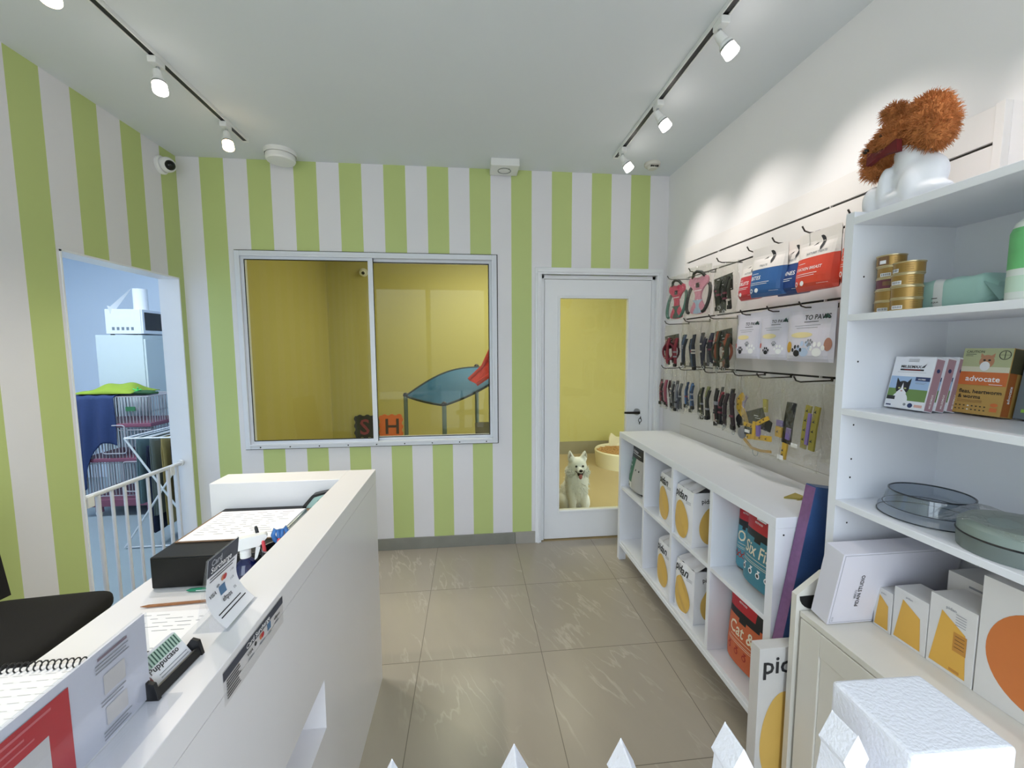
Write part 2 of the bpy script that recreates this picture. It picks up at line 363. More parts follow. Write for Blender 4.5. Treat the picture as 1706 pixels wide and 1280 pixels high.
# ================================================================== CEILING FITTINGS
WPL = mat('white_plastic', '#e6e7e6', .4, var=.02)
BULB = {}
def bulb(name, col, s):
    m, nt, b = base_mat(name); b.inputs['Base Color'].default_value = hx(col); b.inputs['Emission Color'].default_value = hx(col); b.inputs['Emission Strength'].default_value = s
    return m
BW, BC = bulb('warm_lamp_glass', '#ffe0b0', 12), bulb('cool_lamp_glass', '#fff6ee', 12)
def track(x, y0, y1, label):
    t = thing('lighting_track', label, 'light track', (x, y0, ZC), group='ceiling lighting tracks')
    n = y1-y0; b = MB(); b.box(-.018, -.012, 0, n, -.020, 0, WPL); b.box(.012, .018, 0, n, -.020, 0, WPL); b.box(-.012, .012, 0, n, -.006, 0, WPL); b.box(-.018, .018, n, n+.012, -.021, 0, WPL); b.build('rail', t, bevel=.0015)
    MB().box(-.0118, .0118, .0, n, -.017, -.0062, BLACK).build('slot', t)
track(-1.371, -1.0, 2.805, 'white ceiling light track above the reception counter')
track(1.007, -1.0, 2.80, 'white ceiling light track on the display panel side')
def spot(x, y, aim, label, m, power, col):
    wide = 1.9 if x < 0 else 1.4
    t = thing('track_spotlight', label, 'spotlight', (x, y, ZC-.021), group='track spotlights')
    b = MB(); b.box(-.018, .018, -.03, .03, -.028, 0, WPL); b.build('adapter', t, bevel=.003)
    MB().tube([(0, .008, -.028), (0, .010, -.052), (0, .004, -.062)], .007, STEEL, 10).build('pivot', t)
    a = Vector(aim).normalized(); R = a.to_track_quat('-Z', 'Y').to_matrix().to_4x4(); R.translation = Vector((0, .004, -.060))
    b = MB(); b.M = R; b.lathe([(0, .018), (.016, .016), (.018, 0), (.020, -.026), (.026, -.034), (.027, -.040), (.0275, -.043)], WPL, 24); h = b.build('lamp_head', t)
    b = MB(); b.M = R; b.lathe([(.0275, -.043), (.0275, -.046), (.0255, -.047), (.0255, -.051), (.0275, -.052)], STEEL, 24); b.build('collar', h)
    b = MB(); b.M = R; b.lathe([(.027, -.052), (.0285, -.085), (.0275, -.088), (.0265, -.086), (0, -.086)], m, 24); b.build('glass_cup', h)
    ld = bpy.data.lights.new('spot_beam', 'SPOT'); ld.energy = power; ld.color = col; ld.spot_size = wide; ld.spot_blend = 1.; ld.shadow_soft_size = .03
    lo = bpy.data.objects.new('spot_beam', ld); COL.objects.link(lo); lo.parent = t; lo.matrix_local = R @ Matrix.Translation((0, 0, -.095))
    return t
WARM, COOL = (1, .90, .78), (1, .92, .86)
PL, PR = 42, 20
spot(-1.371, 2.60, (.22, -.25, -1), 'lit spotlight at the far end of the counter side track', BW, PL, WARM)
spot(-1.371, 2.08, (.22, -.20, -1), 'lit spotlight second from the end of the counter side track', BC, PL, WARM)
spot(-1.371, 1.60, (.22, -.20, -1), 'lit spotlight cut by the top left edge of the picture', BW, PL, WARM)
spot(1.007, 2.67, (.62, -.20, -1), 'lit spotlight nearest the small round smoke detector', BC, PR, COOL)
spot(1.007, 2.17, (.62, -.22, -1), 'lit spotlight in the middle of the display side track', BC, PR, COOL)
spot(1.007, 1.63, (.60, -.25, -1), 'largest lit spotlight, nearest on the display side track', BC, PR, COOL)
for y in (.9, .2): spot(1.007, y, (.60, -.25, -1), 'unseen spotlight added further back on the display side track', BC, PR*1.3, COOL)  # out of view, added to light the tall shelf and the front

t = thing('smoke_alarm', 'large round white smoke alarm on the ceiling by the window', 'smoke alarm', (-1.232, 2.965, ZC))
b = MB(); b.lathe([(0, -.0), (.098, 0), (.098, -.024), (.094, -.028)], WPL, 40); b.build('base', t)
b = MB(); b.lathe([(.090, -.028), (.090, -.055), (.084, -.066), (.03, -.070), (0, -.070)], WPL, 40); b.build('body', t)
t = thing('square_ceiling_sensor', 'square white ceiling box with a round sensor window', 'sensor', (.262, 3.0, ZC))
b = MB(); b.box(-.10, .10, -.085, .085, -.05, 0, WPL); b.build('housing', t, bevel=.004)
b = MB(); b.lathe([(.046, -.0505), (.048, -.053), (.044, -.055), (.042, -.0505)], mat('grey_ring', '#8f9290', .5), 32, (0, 0, 0)); b.ell((.03, -.03, -.0515), (.006, .006, .003), DARKMETAL, 10, 6); b.build('sensor_ring', t)
t = thing('smoke_detector', 'small round smoke detector in the corner above the display panel', 'smoke detector', (1.312, 2.90, ZC))
CRM = mat('aged_plastic', '#cfcdc4', .5); b = MB(); b.lathe([(0, 0), (.055, 0), (.056, -.012), (.050, -.022), (.036, -.026), (.034, -.036), (.026, -.042), (0, -.043)], CRM, 32); b.build('body', t)
b = MB()
for k in range(4): b.box(-.028+k*.015, -.017+k*.015, -.0375-.002*abs(k-1.5), -.030, -.036, -.028, DARKMETAL)
b.build('vent_slot', t)
t = thing('security_camera', 'white dome security camera with a black eye on the striped corner', 'camera', (XL, 2.955, 2.735))
b = MB(); b.M = Matrix.Rotation(PI/2, 4, 'Y'); b.lathe([(0, 0), (.056, 0), (.056, .012), (.05, .02), (0, .022)], WPL, 28); b.build('mount', t)
b = MB(); b.ell((.048, -.008, 0), (.046, .046, .046), WPL); b.build('ball', t)
b = MB(); b.ell((.070, -.022, -.008), (.031, .031, .031), mat('black_gloss', '#08080a', .12)); b.ell((.088, -.040, -.014), (.010, .010, .010), mat('lens_glass', '#1c2024', .05)); b.build('lens', t)

# ================================================================== RECEPTION COUNTER
CT = mat('white_counter', '#e8e6e8', .25, var=.015, scale=4)
c = thing('reception_counter', 'long white reception counter with raised rim and recessed front slot', 'counter', (-.427, 1.842, 0))
b = MB(); b.M = Matrix.Translation((.427, -1.842, 0))
ys, zs = [.16, .62, 1.142, 1.842], [0, .449, .598, .951]
for i in range(3):
    for j in range(3):
        if (i, j) == (1, 1): b.box(-.543, -.520, ys[i], ys[i+1], zs[j], zs[j+1], CT)
        else: b.box(-.543, -.428, ys[i], ys[i+1], zs[j], zs[j+1], CT)
b.box(-.60, -.543, .16, 1.713, 0, .76, CT)
b.build('front_panel', c)
b = MB(); b.M = Matrix.Translation((.427, -1.842, 0)); b.box(-.545, -.427, .16, 1.842, .9525, 1.007, CT); b.build('rim_top', c, bevel=.0015)
b = MB(); b.M = Matrix.Translation((.427, -1.842, 0)); b.box(-1.05, -.545, 1.713, 1.842, 0, 1.007, CT); b.build('end_panel', c, bevel=.0015)
b = MB(); b.M = Matrix.Translation((.427, -1.842, 0)); b.box(-1.05, -.60, .16, 1.713, .765, .80, CT); b.box(-.60, -.5435, .16, 1.713, .7605, .80, CT); b.build('desk_top', c, bevel=.0015)
b = MB(); b.M = Matrix.Translation((.427, -1.842, 0)); b.box(-1.03, -.60, .16, .2, 0, .765, CT); b.build('side_panel', c)

INK, GREYINK = mat('black_ink', '#26262a', .6), mat('grey_ink', '#8b8d93', .6)
NAVYINK = mat('slate_print', '#3f4350', .5)
PAPER = mat('paper', '#eeeef2', .7, var=.01)
ORG, BLU2, RED = mat('orange_print', '#cf7a52', .5), mat('blue_print', '#4f7396', .5), mat('red_print', '#b5232f', .5)
WPR = mat('white_print', '#f2f2f4', .5)
def lines(b, x0, x1, z, h, n, gap, m=GREYINK, rag=.25, off=.0012, warp=None):
    for k in range(n):
        e = x1-(x1-x0)*rag*random.random(); b.rect(x0, e, z-k*gap-h, z-k*gap, m, warp, off)
# notice stuck on the front of the counter
t = thing('notice_sticker', 'card surcharge notice stuck on the front of the counter', 'notice', (-.4268, .696, .93), PX)
b = MB(); b.box(0, .222, -.0006, 0, .002, .066, glass('clear_film', '#fdfdfd', .02, .2, 0.)); b.build('film', t)
b = MB(); b.rect(0, .222, .047, .063, NAVYINK, None, .0008); b.text('Card Surcharge', .072, .0505, .0135, WPR, None, .0014, sx=1.05)
lines(b, .008, .052, .044, .0022, 4, .0052, INK); lines(b, .008, .05, .022, .0022, 3, .0052, INK)
b.text('VISA', .074, .034, .010, INK, None, .0014); b.oval(.105, .0385, .004, .004, INK); b.oval(.126, .038, .0055, .0055, ORG); b.oval(.132, .038, .0055, .0055, RED, None, .001)
b.rect(.152, .166, .030, .045, BLU2); b.text('eftpos', .180, .034, .010, INK, None, .0014)
lines(b, .078, .10, .027, .003, 1, .004, GREYINK); lines(b, .12, .14, .027, .003, 1, .004, GREYINK); lines(b, .153, .168, .024, .003, 1, .004); lines(b, .182, .20, .027, .003, 1, .004)
b.build('print', t)

# curved acrylic sign stand
ACR = glass('clear_acrylic', '#fafbfd', .05, .03, .015)
t = thing('sign_stand', 'curved clear acrylic stand with a card surcharge sheet on the rim', 'sign', (-.516, .787, 1.0075), PX)
def curl(z):      # front plane of the sheet: nearly upright, sweeping out at the foot (towards -y)
    q = max(0., 1-z/.075); return -.001-.047*q**2+.012*(1-z/.142)*0
def cw(x, z): return curl(z)-.018*(z/.142)
b = MB()
b.grid(lambda u, v: (.108*u, cw(0, .142*v), .142*v), 2, 18, ACR); b.grid(lambda u, v: (.108*u, cw(0, .142)+.0+(.028)*(1-v), .142*v), 2, 4, ACR)
b.box(0, .108, -.05, .014, -.0004, .0012, ACR); b.build('acrylic_holder', t)
b = MB(); b.grid(lambda u, v: (.003+.102*u, cw(0, .004+.136*v)-.0015, .004+.136*v), 2, 18, PAPER)
b.rect(.003, .105, .104, .140, NAVYINK, cw, .0025); b.text('Card', .012, .123, .017, mat('pale_grey_print', '#b9bcc4', .5), cw, .0034); b.text('Surcharge', .012, .109, .017, WPR, cw, .0034)
lines(b, .012, .095, .099, .002, 2, .006, INK, .2, .0025, cw)
b.text('VISA', .010, .058, .011, INK, cw, .0034); b.oval(.040, .070, .005, .003, GREYINK, cw, .0025); b.oval(.056, .078, .006, .006, ORG, cw, .0025); b.oval(.062, .078, .006, .006, RED, cw, .0029)
b.rect(.042, .062, .048, .066, BLU2, cw, .0025); b.text('eftpos', .040, .036, .012, INK, cw, .0034); b.text('1.4%', .078, .078, .007, GREYINK, cw, .0034); b.text('1.6%', .078, .060, .007, GREYINK, cw, .0034); b.text('0%', .080, .040, .007, GREYINK, cw, .0034)
lines(b, .012, .098, .026, .0018, 2, .006, INK, .15, .0025, cw)
b.build('sheet', t)

# landscape information board at the near end
t = thing('info_board', 'landscape acrylic information board with a red panel at the near end of the counter', 'sign', (-.499, .300, 1.0075), PX)
b = MB(); b.box(0, .345, -.0015, 0, .002, .137, ACR); b.box(.0, .345, .0045, .006, .002, .137, ACR); b.box(0, .345, -.044, .03, 0, .002, ACR); b.build('acrylic_holder', t)
b = MB(); b.box(.001, .343, .0008, .0036, .003, .136, mat('board_sheet', '#d9d9e2', .5, var=.01))
b.rect(.001, .222, .0035, .1235, RED, None, .0003)
b.rect(.03, .195, .006, .086, mat('pale_label', '#c9c5c4', .5), None, .0006)
for k, (zz, a_, b_, h_) in enumerate(((.114, .20, .06, .0032), (.105, .17, .05, .0026), (.096, .18, .09, .0022))): b.rect(b_, a_, zz, zz+h_, mat('pink_ink', '#c96a70', .6), None, .0007)
lines(b, .262, .31, .127, .004, 1, .006, mat('mauve_ink', '#7d6d78', .6), .1, .0004); lines(b, .258, .318, .119, .0018, 3, .005, GREYINK, .2, .0004)
lines(b, .262, .305, .064, .0018, 2, .005, GREYINK, .2, .0004); lines(b, .262, .308, .020, .0018, 3, .005, GREYINK, .2, .0004)
b.rect(.268, .302, .070, .098, mat('pale_label', '#c9c5c4'), None, .0004); b.rect(.268, .302, .026, .052, mat('pale_label', '#c9c5c4'), None, .0004)
b.build('printed_sheet', t)

# business card holder
t = thing('card_holder', 'black card holder full of white business cards on the counter rim', 'card holder', (-.492, .634, 1.0075), PX-.06)
b = MB()
prof = [(-.004, 0), (.050, 0), (.052, .004), (.046, .014), (.030, .012), (.022, .006), (.010, .006), (.006, .018), (-.004, .018)]
for x in (0, .094): b.prism([(-.010, 0), (.052, 0), (.047, .020), (.020, .014), (.008, .030), (-.004, .026)], 'x', x, x+.006, BLACK)
b.box(0, .10, -.008, .05, .001, .004, BLACK); b.prism([(-.008, .002), (-.004, .016), (0, .016), (0, .002)], 'x', .0, .10, BLACK)
b.build('tray', t, bevel=.0008)
b = MB(); b.M = Matrix.Translation((0, .004, .006)) @ Matrix.Rotation(-.62, 4, 'X')
for k in range(9): b.box(.008+.0005*(k % 3), .092+.0005*(k % 2), .0016*k, .0016*k+.0012, 0, .050+.001*(k % 3), PAPER)
gt = mat('pale_green_print', '#b9d2c3', .6)
b.rect(.009, .091, .030, .049, gt, None, .0004)
for k in range(14): b.rect(.011+k*.0057, .0135+k*.0057, .031, .048, mat('dark_green_stripe', '#3f5f55', .6), None, .0008)
b.text('Puppucaso', .020, .022, .0135, INK, None, .0012, sx=1.0); b.oval(.014, .017, .005, .010, mat('brown_print', '#6b2f28', .6))
lines(b, .03, .088, .014, .0012, 2, .005, GREYINK, .1, .0008); b.build('card', t)

# things on the desk
Z = .8005
t = thing('spiral_notebook', 'open spiral notebook at the near end of the desk', 'notebook', (-1.02, .72, Z), .02)
b = MB(); b.box(-.06, .27, -.02, .285, 0, .006, PAPER)
b.M = Matrix.Translation((0, 0, .0062)) @ Matrix.Rotation(-PI/2, 4, 'X')
for k in range(12):
    for j in range(9): b.rect(-.05+j*.033, -.024+j*.033-.008*random.random(), (.255-k*.020), (.2562-k*.020), mat('faint_ink', '#bdbcb8', .7), None, .0004)
b.build('page', t)
b = MB()
for k in range(24): b.tube([(-.052+k*.0135, .276+.010*math.cos(a), .0125+.010*math.sin(a)) for a in [x*PI/5 for x in range(10)]], .0016, BLACK, 5, closed=True)
b.build('wire_binding', t)
def sheet(name, label, x, y, z, w, d, rz, seed, th=.0006):
    random.seed(seed); t = thing(name, label, 'paper', (x, y, z), rz)
    b = MB(); b.box(0, w, 0, d, 0, th, PAPER); b.M = Matrix.Translation((0, 0, th+.0001)) @ Matrix.Rotation(-PI/2, 4, 'X')
    n = int(d/.017)
    for k in range(1, n):
        x_ = .012
        while x_ < w-.03:
            l_ = random.uniform(.01, .05); b.rect(x_, min(x_+l_, w-.012), (d-k*.017), (d-k*.017+.002), GREYINK, None, .0003); x_ += l_+random.uniform(.006, .02)
            if random.random() < .25: break
    b.build('page', t); return t
sheet('loose_paper', 'loose printed sheet lying on the desk below the pencil', -.93, .985, Z, .30, .212, .0, 3)
t = thing('wooden_pencil', 'brown wooden stick lying on the desk in front of the black box', 'pencil', (-.958, 1.222, Z+.004), .055)
b = MB(); b.tube([(0, 0, 0), (.02, 0, 0), (.17, 0, 0), (.20, 0, 0)], [.0008, .0042, .0042, .0036], mat('brown_wood', '#8a5a34', .6, var=.15, scale=40), 8); b.build('barrel', t)
t = thing('green_pen', 'green pen lying against the foot of the black box', 'pen', (-.878, 1.291, Z+.006), .03)
b = MB(); b.tube([(0, 0, 0), (.012, 0, 0), (.14, 0, 0)], [.001, .0055, .0055], mat('green_plastic', '#1f7a5c', .35), 10); b.build('barrel', t)
b = MB(); b.rect(.03, .09, -.001, .001, WPR, None, .0058); b.build('print', t)
t = thing('cash_drawer', 'black metal cash drawer on the desk under the clipboard', 'cash drawer', (-.994, 1.314, Z))
BM = mat('black_metal_box', '#0a0b0d', .45, spec=.3); b = MB(); b.box(0, .39, .002, .395, .002, .1035, BM); b.build('case', t, bevel=.004)
b = MB(); b.box(.004, .386, -.001, .0018, .006, .098, mat('black_drawer_face', '#070708', .4, spec=.3)); b.build('drawer', t, bevel=.001)
t = thing('clipboard', 'brown edged clipboard with a printed form on the black cash drawer', 'clipboard', (-.985, 1.409, Z+.104), .0)
b = MB(); b.box(0, .345, 0, .255, 0, .004, mat('hardboard', '#7b5f48', .6, var=.15)); b.build('board', t, bevel=.0015)
random.seed(5)
b = MB(); b.box(.010, .325, .004, .250, .0042, .0052, PAPER); b.M = Matrix.Translation((0, 0, .0054)) @ Matrix.Rotation(-PI/2, 4, 'X')
for k in range(11):
    x_ = .03
    while x_ < .27:
        l_ = random.uniform(.01, .045); b.rect(x_, x_+l_, (.225-k*.018), (.2275-k*.018), GREYINK if k else mat('mauve_ink', '#7d6d78'), None, .0003); x_ += l_+random.uniform(.008, .03)
b.build('form', t)
b = MB(); b.box(.322, .345, .05, .215, .0042, .010, STEEL); b.tube([(.335, .05, .012), (.335, .215, .012)], .006, STEEL, 10); b.build('clip', t, bevel=.001)
t = thing('tape_dispenser', 'mint tape dispenser with a black edge behind the counter rim', 'tape dispenser', (-.628, 1.685, Z+.0005))
MINT = mat('mint_plastic', '#b9dcd4', .35); b = MB()
b.prism(rounded([(-.045, 0), (.055, 0), (.062, .135), (.045, .165), (-.01, .150), (-.045, .11)], .03, 5), 'y', -.012, .012, MINT); b.build('body', t, bevel=.003)
b = MB(); b.prism(rounded([(-.051, 0), (-.040, 0), (-.038, .108), (-.005, .148), (.045, .162), (.046, .170), (-.012, .158), (-.050, .115)], .006, 3), 'y', -.016, .016, BLACK); b.build('edge_band', t, bevel=.001)
b = MB(); b.M = Matrix.Translation((.018, 0, .125)) @ Matrix.Rotation(PI/2, 4, 'X'); b.lathe([(.006, -.014), (.013, -.014), (.013, .014), (.006, .014)], DARKMETAL, 20); b.build('hub', t)
t = thing('spray_bottle', 'blue spray bottle with a white trigger head behind the counter rim', 'spray bottle', (-.675, 1.245, Z+.0005), .35)
b = MB(); b.lathe([(0, 0), (.030, 0), (.033, .006), (.033, .085), (.024, .110), (.013, .122), (.013, .130), (0, .130)], glass('blue_liquid', '#2f4aa8', .08, .05, .25, '#27398c'), 24); b.build('bottle', t)
b = MB(); b.lathe([(.0145, .126), (.0145, .146), (.010, .150), (0, .150)], WPL, 20); b.prism(rounded([(-.028, .150), (.040, .156), (.060, .180), (.054, .190), (-.022, .186), (-.030, .170)], .01, 3), 'y', -.011, .011, WPL)
b.prism(rounded([(.028, .155), (.040, .152), (.030, .118), (.022, .112)], .005, 3), 'y', -.006, .006, WPL); b.build('trigger_head', t, bevel=.003)
t = thing('pen_cup', 'black pen cup behind the counter rim holding pens', 'pen cup', (-.596, 1.262, Z+.0005))
b = MB(); b.lathe([(0, .002), (.034, .002), (.036, .0), (.038, .145), (.0355, .145), (.033, .006), (0, .006)], mat('black_cup', '#17181b', .45), 28); b.lathe([(.0381, .143), (.0388, .147), (.035, .147)], STEEL, 28); b.build('cup', t)
for nm, lab, x, y, a, bb, m_, top in (('red_marker', 'left red marker in the pen cup', -.012, -.012, -.10, -.15, mat('red_plastic', '#c8404a', .4), .17), ('red_marker', 'right red marker in the pen cup', .006, -.018, .16, -.1, mat('red_plastic', '#c8404a', .4), .175), ('black_pen', 'black pen leaning left in the pen cup', -.018, .004, -.34, .05, BLACK, .20)):
    q = thing(nm, lab, 'pen', (-.596+x, 1.262+y, Z+.008)); b = MB(); b.tube([(0, 0, 0), (a*.02, bb*.02, .02), (a*top*.6, bb*top*.6, top*.97), (a*top*.62, bb*top*.62, top)], [.003, .0048, .0048, .003], m_, 9); b.build('barrel', q)
q = thing('scissors', 'blue handled scissors standing in the pen cup', 'scissors', (-.586, 1.272, Z+.010), .5)
BLH = mat('blue_handle', '#3c74b8', .4); b = MB(); b.prism([(-.004, 0), (.003, 0), (.007, .13), (-.006, .13)], 'y', -.001, .001, STEEL); b.build('blade', q)
for s_ in (-1, 1): MB().tube([(s_*.003, 0, .125), (s_*.006, 0, .145), (s_*.015, 0, .155), (s_*.019, 0, .172), (s_*.013, 0, .188), (s_*.004, 0, .184), (s_*.004, 0, .160)], .0065, BLH, 8).build('handle', q)

# office chair behind the counter
FAB = mat('black_fabric', '#110e0c', .95, var=.25, scale=120, bump=.4, bscale=900)
t = thing('office_chair', 'black fabric office chair between the counter and the striped wall', 'chair', (-1.625, 1.505, 0), .10)
def cushion(b, c, w, d, h, m, n=10):
    def sgn(a, p): return math.copysign(abs(a)**p, a)
    vs = []; R, S = 14, 28
    for i in range(R+1):
        ph = -PI/2+PI*i/R
        for k in range(S):
            th = 2*PI*k/S; cp = sgn(math.cos(ph), .25)
            vs.append((c[0]+w*cp*sgn(math.cos(th), .22), c[1]+d*cp*sgn(math.sin(th), .22), c[2]+h*sgn(math.sin(ph), .6)))
    b.add(vs, [(i*S+k, i*S+(k+1) % S, (i+1)*S+(k+1) % S, (i+1)*S+k) for i in range(R) for k in range(S)], m, True)
b = MB(); cushion(b, (0, 0, .550), .215, .215, .042, FAB); b.build('seat', t)
b = MB()
def bk(u, v):
    a = (v-.5)*2; z = .59+.42*u; x = -.185-.05*u-.03*math.sin(u*PI)*0; w = .225*(1-.35*max(0, u-.55)**1.2); y = w*a
    return (x+.03*a*a, y, z)
for off, fl in ((0, 1), (-.045, 0)): b.grid((lambda o: (lambda u, v: (bk(u, v)[0]+o, bk(u, v)[1], bk(u, v)[2])))(off), 10, 10, FAB)
E_ = [(0, j/10) for j in range(11)]+[(i/10, 1) for i in range(1, 11)]+[(1, 1-j/10) for j in range(1, 11)]+[(1-i/10, 0) for i in range(1, 10)]
P1 = [bk(*e) for e in E_]; P2 = [(p[0]-.045, p[1], p[2]) for p in P1]; n = len(P1)
b.add(P1+P2, [(i, (i+1) % n, n+(i+1) % n, n+i) for i in range(n)], FAB, True); b.build('backrest', t)
MB().tube([(-.05, 0, .50), (-.20, 0, .50), (-.268, 0, .56), (-.275, 0, .72)], .018, BLACK, 10).build('back_support', t)
b = MB(); b.tube([(0, 0, .08), (0, 0, .52)], .022, DARKMETAL, 12); b.build('gas_lift', t)
for k in range(5):
    a = 2*PI*k/5+.3; b = MB(); b.tube([(0, 0, .10), (.24*math.cos(a), .24*math.sin(a), .075)], [.022, .014], BLACK, 8); lg = b.build('leg', t)
    b = MB(); b.M = Matrix.Translation((.24*math.cos(a), .24*math.sin(a), .028)) @ Matrix.Rotation(a, 4, 'Z') @ Matrix.Rotation(PI/2, 4, 'X'); b.lathe([(0, -.012), (.028, -.012), (.028, .012), (0, .012)], BLACK, 16); b.build('caster', lg)
# ================================================================== DISPLAY SIDE
# slotted wall panel
SLW = mat('slat_panel_white', '#e4e1e0', .45, var=.015, scale=3)
PYN, PYF = 1.084, 2.79
t = thing('slat_panel', 'white slotted display panel fixed along the side wall', 'display panel', (XR, PYF, .90))
grooves = [2.133, 2.031, 1.745, 1.416]
zs = [.90, .935, .998]+[g for g in sorted(grooves)]+[2.238]
b = MB(); b.M = Matrix.Translation((-XR, -PYF, -.90))
b.box(XR-.012, XR-.0005, PYN, PYF, .90, 2.238, mat('dark_slot_board', '#3b3733', .7))  # dark backing board that shows in the slots
prev = .90
for z in [.998]+sorted(grooves)+[2.238]:
    g = .0045 if z in grooves else .0008
    b.box(XR-.022, XR-.0121, PYN, PYF, prev, z-(g if z != 2.238 else 0), SLW); prev = z+g
b.build('board', t, bevel=.001)
b = MB(); b.M = Matrix.Translation((-XR, -PYF, -.90)); b.box(XR-.026, XR-.0005, PYN-.022, PYN, .90, 2.242, SLW); b.build('end_trim', t, bevel=.001)
for g in grooves:
    for ya, yb in ((PYF-.03, PYF+.002), (2.40, 2.405), (1.62, 1.625)):
        b = MB(); b.M = Matrix.Translation((-XR, -PYF, -.90)); b.box(XR-.0235, XR-.0122, ya, yb, g-.0046, g+.0046, SLW); b.build('slot_filler', t)

HK = mat('dark_hook_wire', '#4a4540', .35, .8)
def hook(y, z, label, L=.165):
    t = thing('display_hook', label, 'hook', (XR-.022, y, z), group='display hooks on the slotted panel')
    b = MB(); b.box(-.002, .006, -.006, .006, -.004, .016, HK); b.tube([(0, 0, 0), (-L+.02, 0, -.004), (-L, 0, .002), (-L-.012, 0, .020)], .0032, HK, 7); b.build('wire', t)
    return t
ORD = ('first', 'second', 'third', 'fourth', 'fifth', 'sixth', 'seventh')
R1, R2, R3 = 2.012, 1.712, 1.405
for i, (y, z) in enumerate([(2.69, R1), (2.42, R1), (2.135, R1), (1.89, R1), (1.725, R1), (1.56, R1), (1.36, R1), (2.71, R2), (2.46, R2), (2.19, R2), (1.92, R2), (1.738, R2), (1.556, R2), (2.74, R3), (2.50, R3), (2.22, R3), (1.955, R3), (1.782, R3), (1.561, R3)]):
    row, n_ = (('top', i) if i < 7 else ('middle', i-7) if i < 13 else ('bottom', i-13))
    hook(y, z, f'dark wire display hook, {ORD[n_]} from the far end of the {row} row')

def pouch(b, w, h, d, matf, top=.85, nu=14, nv=18):
    """standing or hanging bag, front at -y; returns the front surface for printing"""
    def dep(x, z):
        u = min(1, abs(2*x/w)); v = max(0., min(1, z/h)); pv = min(1., (v/.10+.15)**.6)*max(.04, (1-max(0, (v-.25))/(top-.25))**.75 if v < top else .04)
        return d/2*((1-u**2.6)**.55)*pv+.0012
    def warp(x, z): return -dep(x, z)
    b.grid(lambda u, v: ((u-.5)*w, -dep((u-.5)*w, v*h), v*h), nu, nv, None, True, matf)
    b.grid(lambda u, v: ((.5-u)*w, dep((u-.5)*w, v*h), v*h), nu, nv, None, True, lambda u, v: matf(1-u, v))
    b.grid(lambda u, v: ((u-.5)*w, -dep((u-.5)*w, 0)*(1-2*v), 0), nu, 2, None, False, lambda u, v: matf(u, 0))
    return warp
BAGW = mat('white_foil_bag', '#e9e2de', .38, var=.03)
def treat_bag(y, z, w, h, col, title, label, tilt=0., x=1.375, big=0.):
    m = mat('bag_'+col, col, .35)
    t = thing('treat_bag', label, 'treat bag', (x, y, z-h), rot=(0, 0, NX+tilt), group='treat bags on the top row of hooks')
    b = MB(); W = pouch(b, w, h, .085, lambda u, v: m if v < .54 else BAGW, top=.80)
    n = 16
    b.flat([(-w/2+.004, .53*h)]+[(-w/2+.004+(w-.008)*i/n, h*(.555 if i % 2 else .538)) for i in range(n+1)]+[(w/2-.004, .53*h)], m, W, .0007)
    b.build('pouch', t)
    b = MB(); c_ = w*.08
    b.flat([(c_+.020*math.cos(a)-.0, h*.77+.030*math.sin(a)) for a in [1.9-k*.32 for k in range(11)]]+[(c_+.006*math.cos(a), h*.77+.016*math.sin(a)) for a in [-1.3+k*.4 for k in range(8)]], INK, W, .0011)
    b.flat([(c_-.036, h*.75), (c_-.012, h*.80), (c_-.016, h*.77)], INK, W, .0011)
    b.text(title[0], -w*.20, h*.605, .013, GREYINK, W, .0012, sx=.9); b.text(title[1], -w*.38, h*.34, .024 if len(title[1]) < 9 else .0165, WPR, W, .0012, sx=.95)
    for zz, l_ in ((.46, .2), (.27, .55), (.235, .5)): b.rect(-w*.36, -w*.36+w*l_, h*zz, h*zz+.002, WPR, W, .0009)
    b.oval(-w*.33, h*.12, .010, .010, WPR, W, .0009); b.oval(-w*.33, h*.12, .006, .006, m, W, .0012); b.oval(-w*.15, h*.12, .010, .010, WPR, W, .0009); b.rect(w*.2, w*.4, h*.08, h*.085, WPR, W, .0009)
    b.build('print', t); return t
treat_bag(1.930, 1.990, .150, .205, '#cf3a44', ('NATURES TREATS', 'GIBLETS'), 'red and white treat bag hanging left of the blue bags', 0, 1.405)
treat_bag(1.745, 2.000, .175, .222, '#2f5f9a', ('TREATS', 'BITES'), 'lighter blue and white treat bag hanging furthest forward', .22, 1.352)
treat_bag(1.655, 2.004, .165, .230, '#24407c', ('PETTREATS', 'SARDINES'), 'dark blue and white treat bag beside the orange red bag', .05, 1.40)
treat_bag(1.512, 2.006, .195, .232, '#dc4a35', ('NATURES TREATS', 'CHICKEN BREAST'), 'orange red and white treat bag with CHICKEN BREAST lettering', 0, 1.38)
treat_bag(1.335, 2.01, .17, .225, '#d8563c', ('TREATS', 'CHICKEN'), 'treat bag half hidden by the tall shelf unit', 0, 1.395)
t = thing('folded_label', 'small blue label strap hanging between the blue and orange red bags', 'label', (1.45, 1.60, 1.985), NX)
b = MB(); b.box(-.012, .012, -.004, .0, -.0, .045, mat('navy_card', '#2a3566', .5)); b.text('PET', -.009, .012, .009, WPR, None, .0045); b.build('card', t)

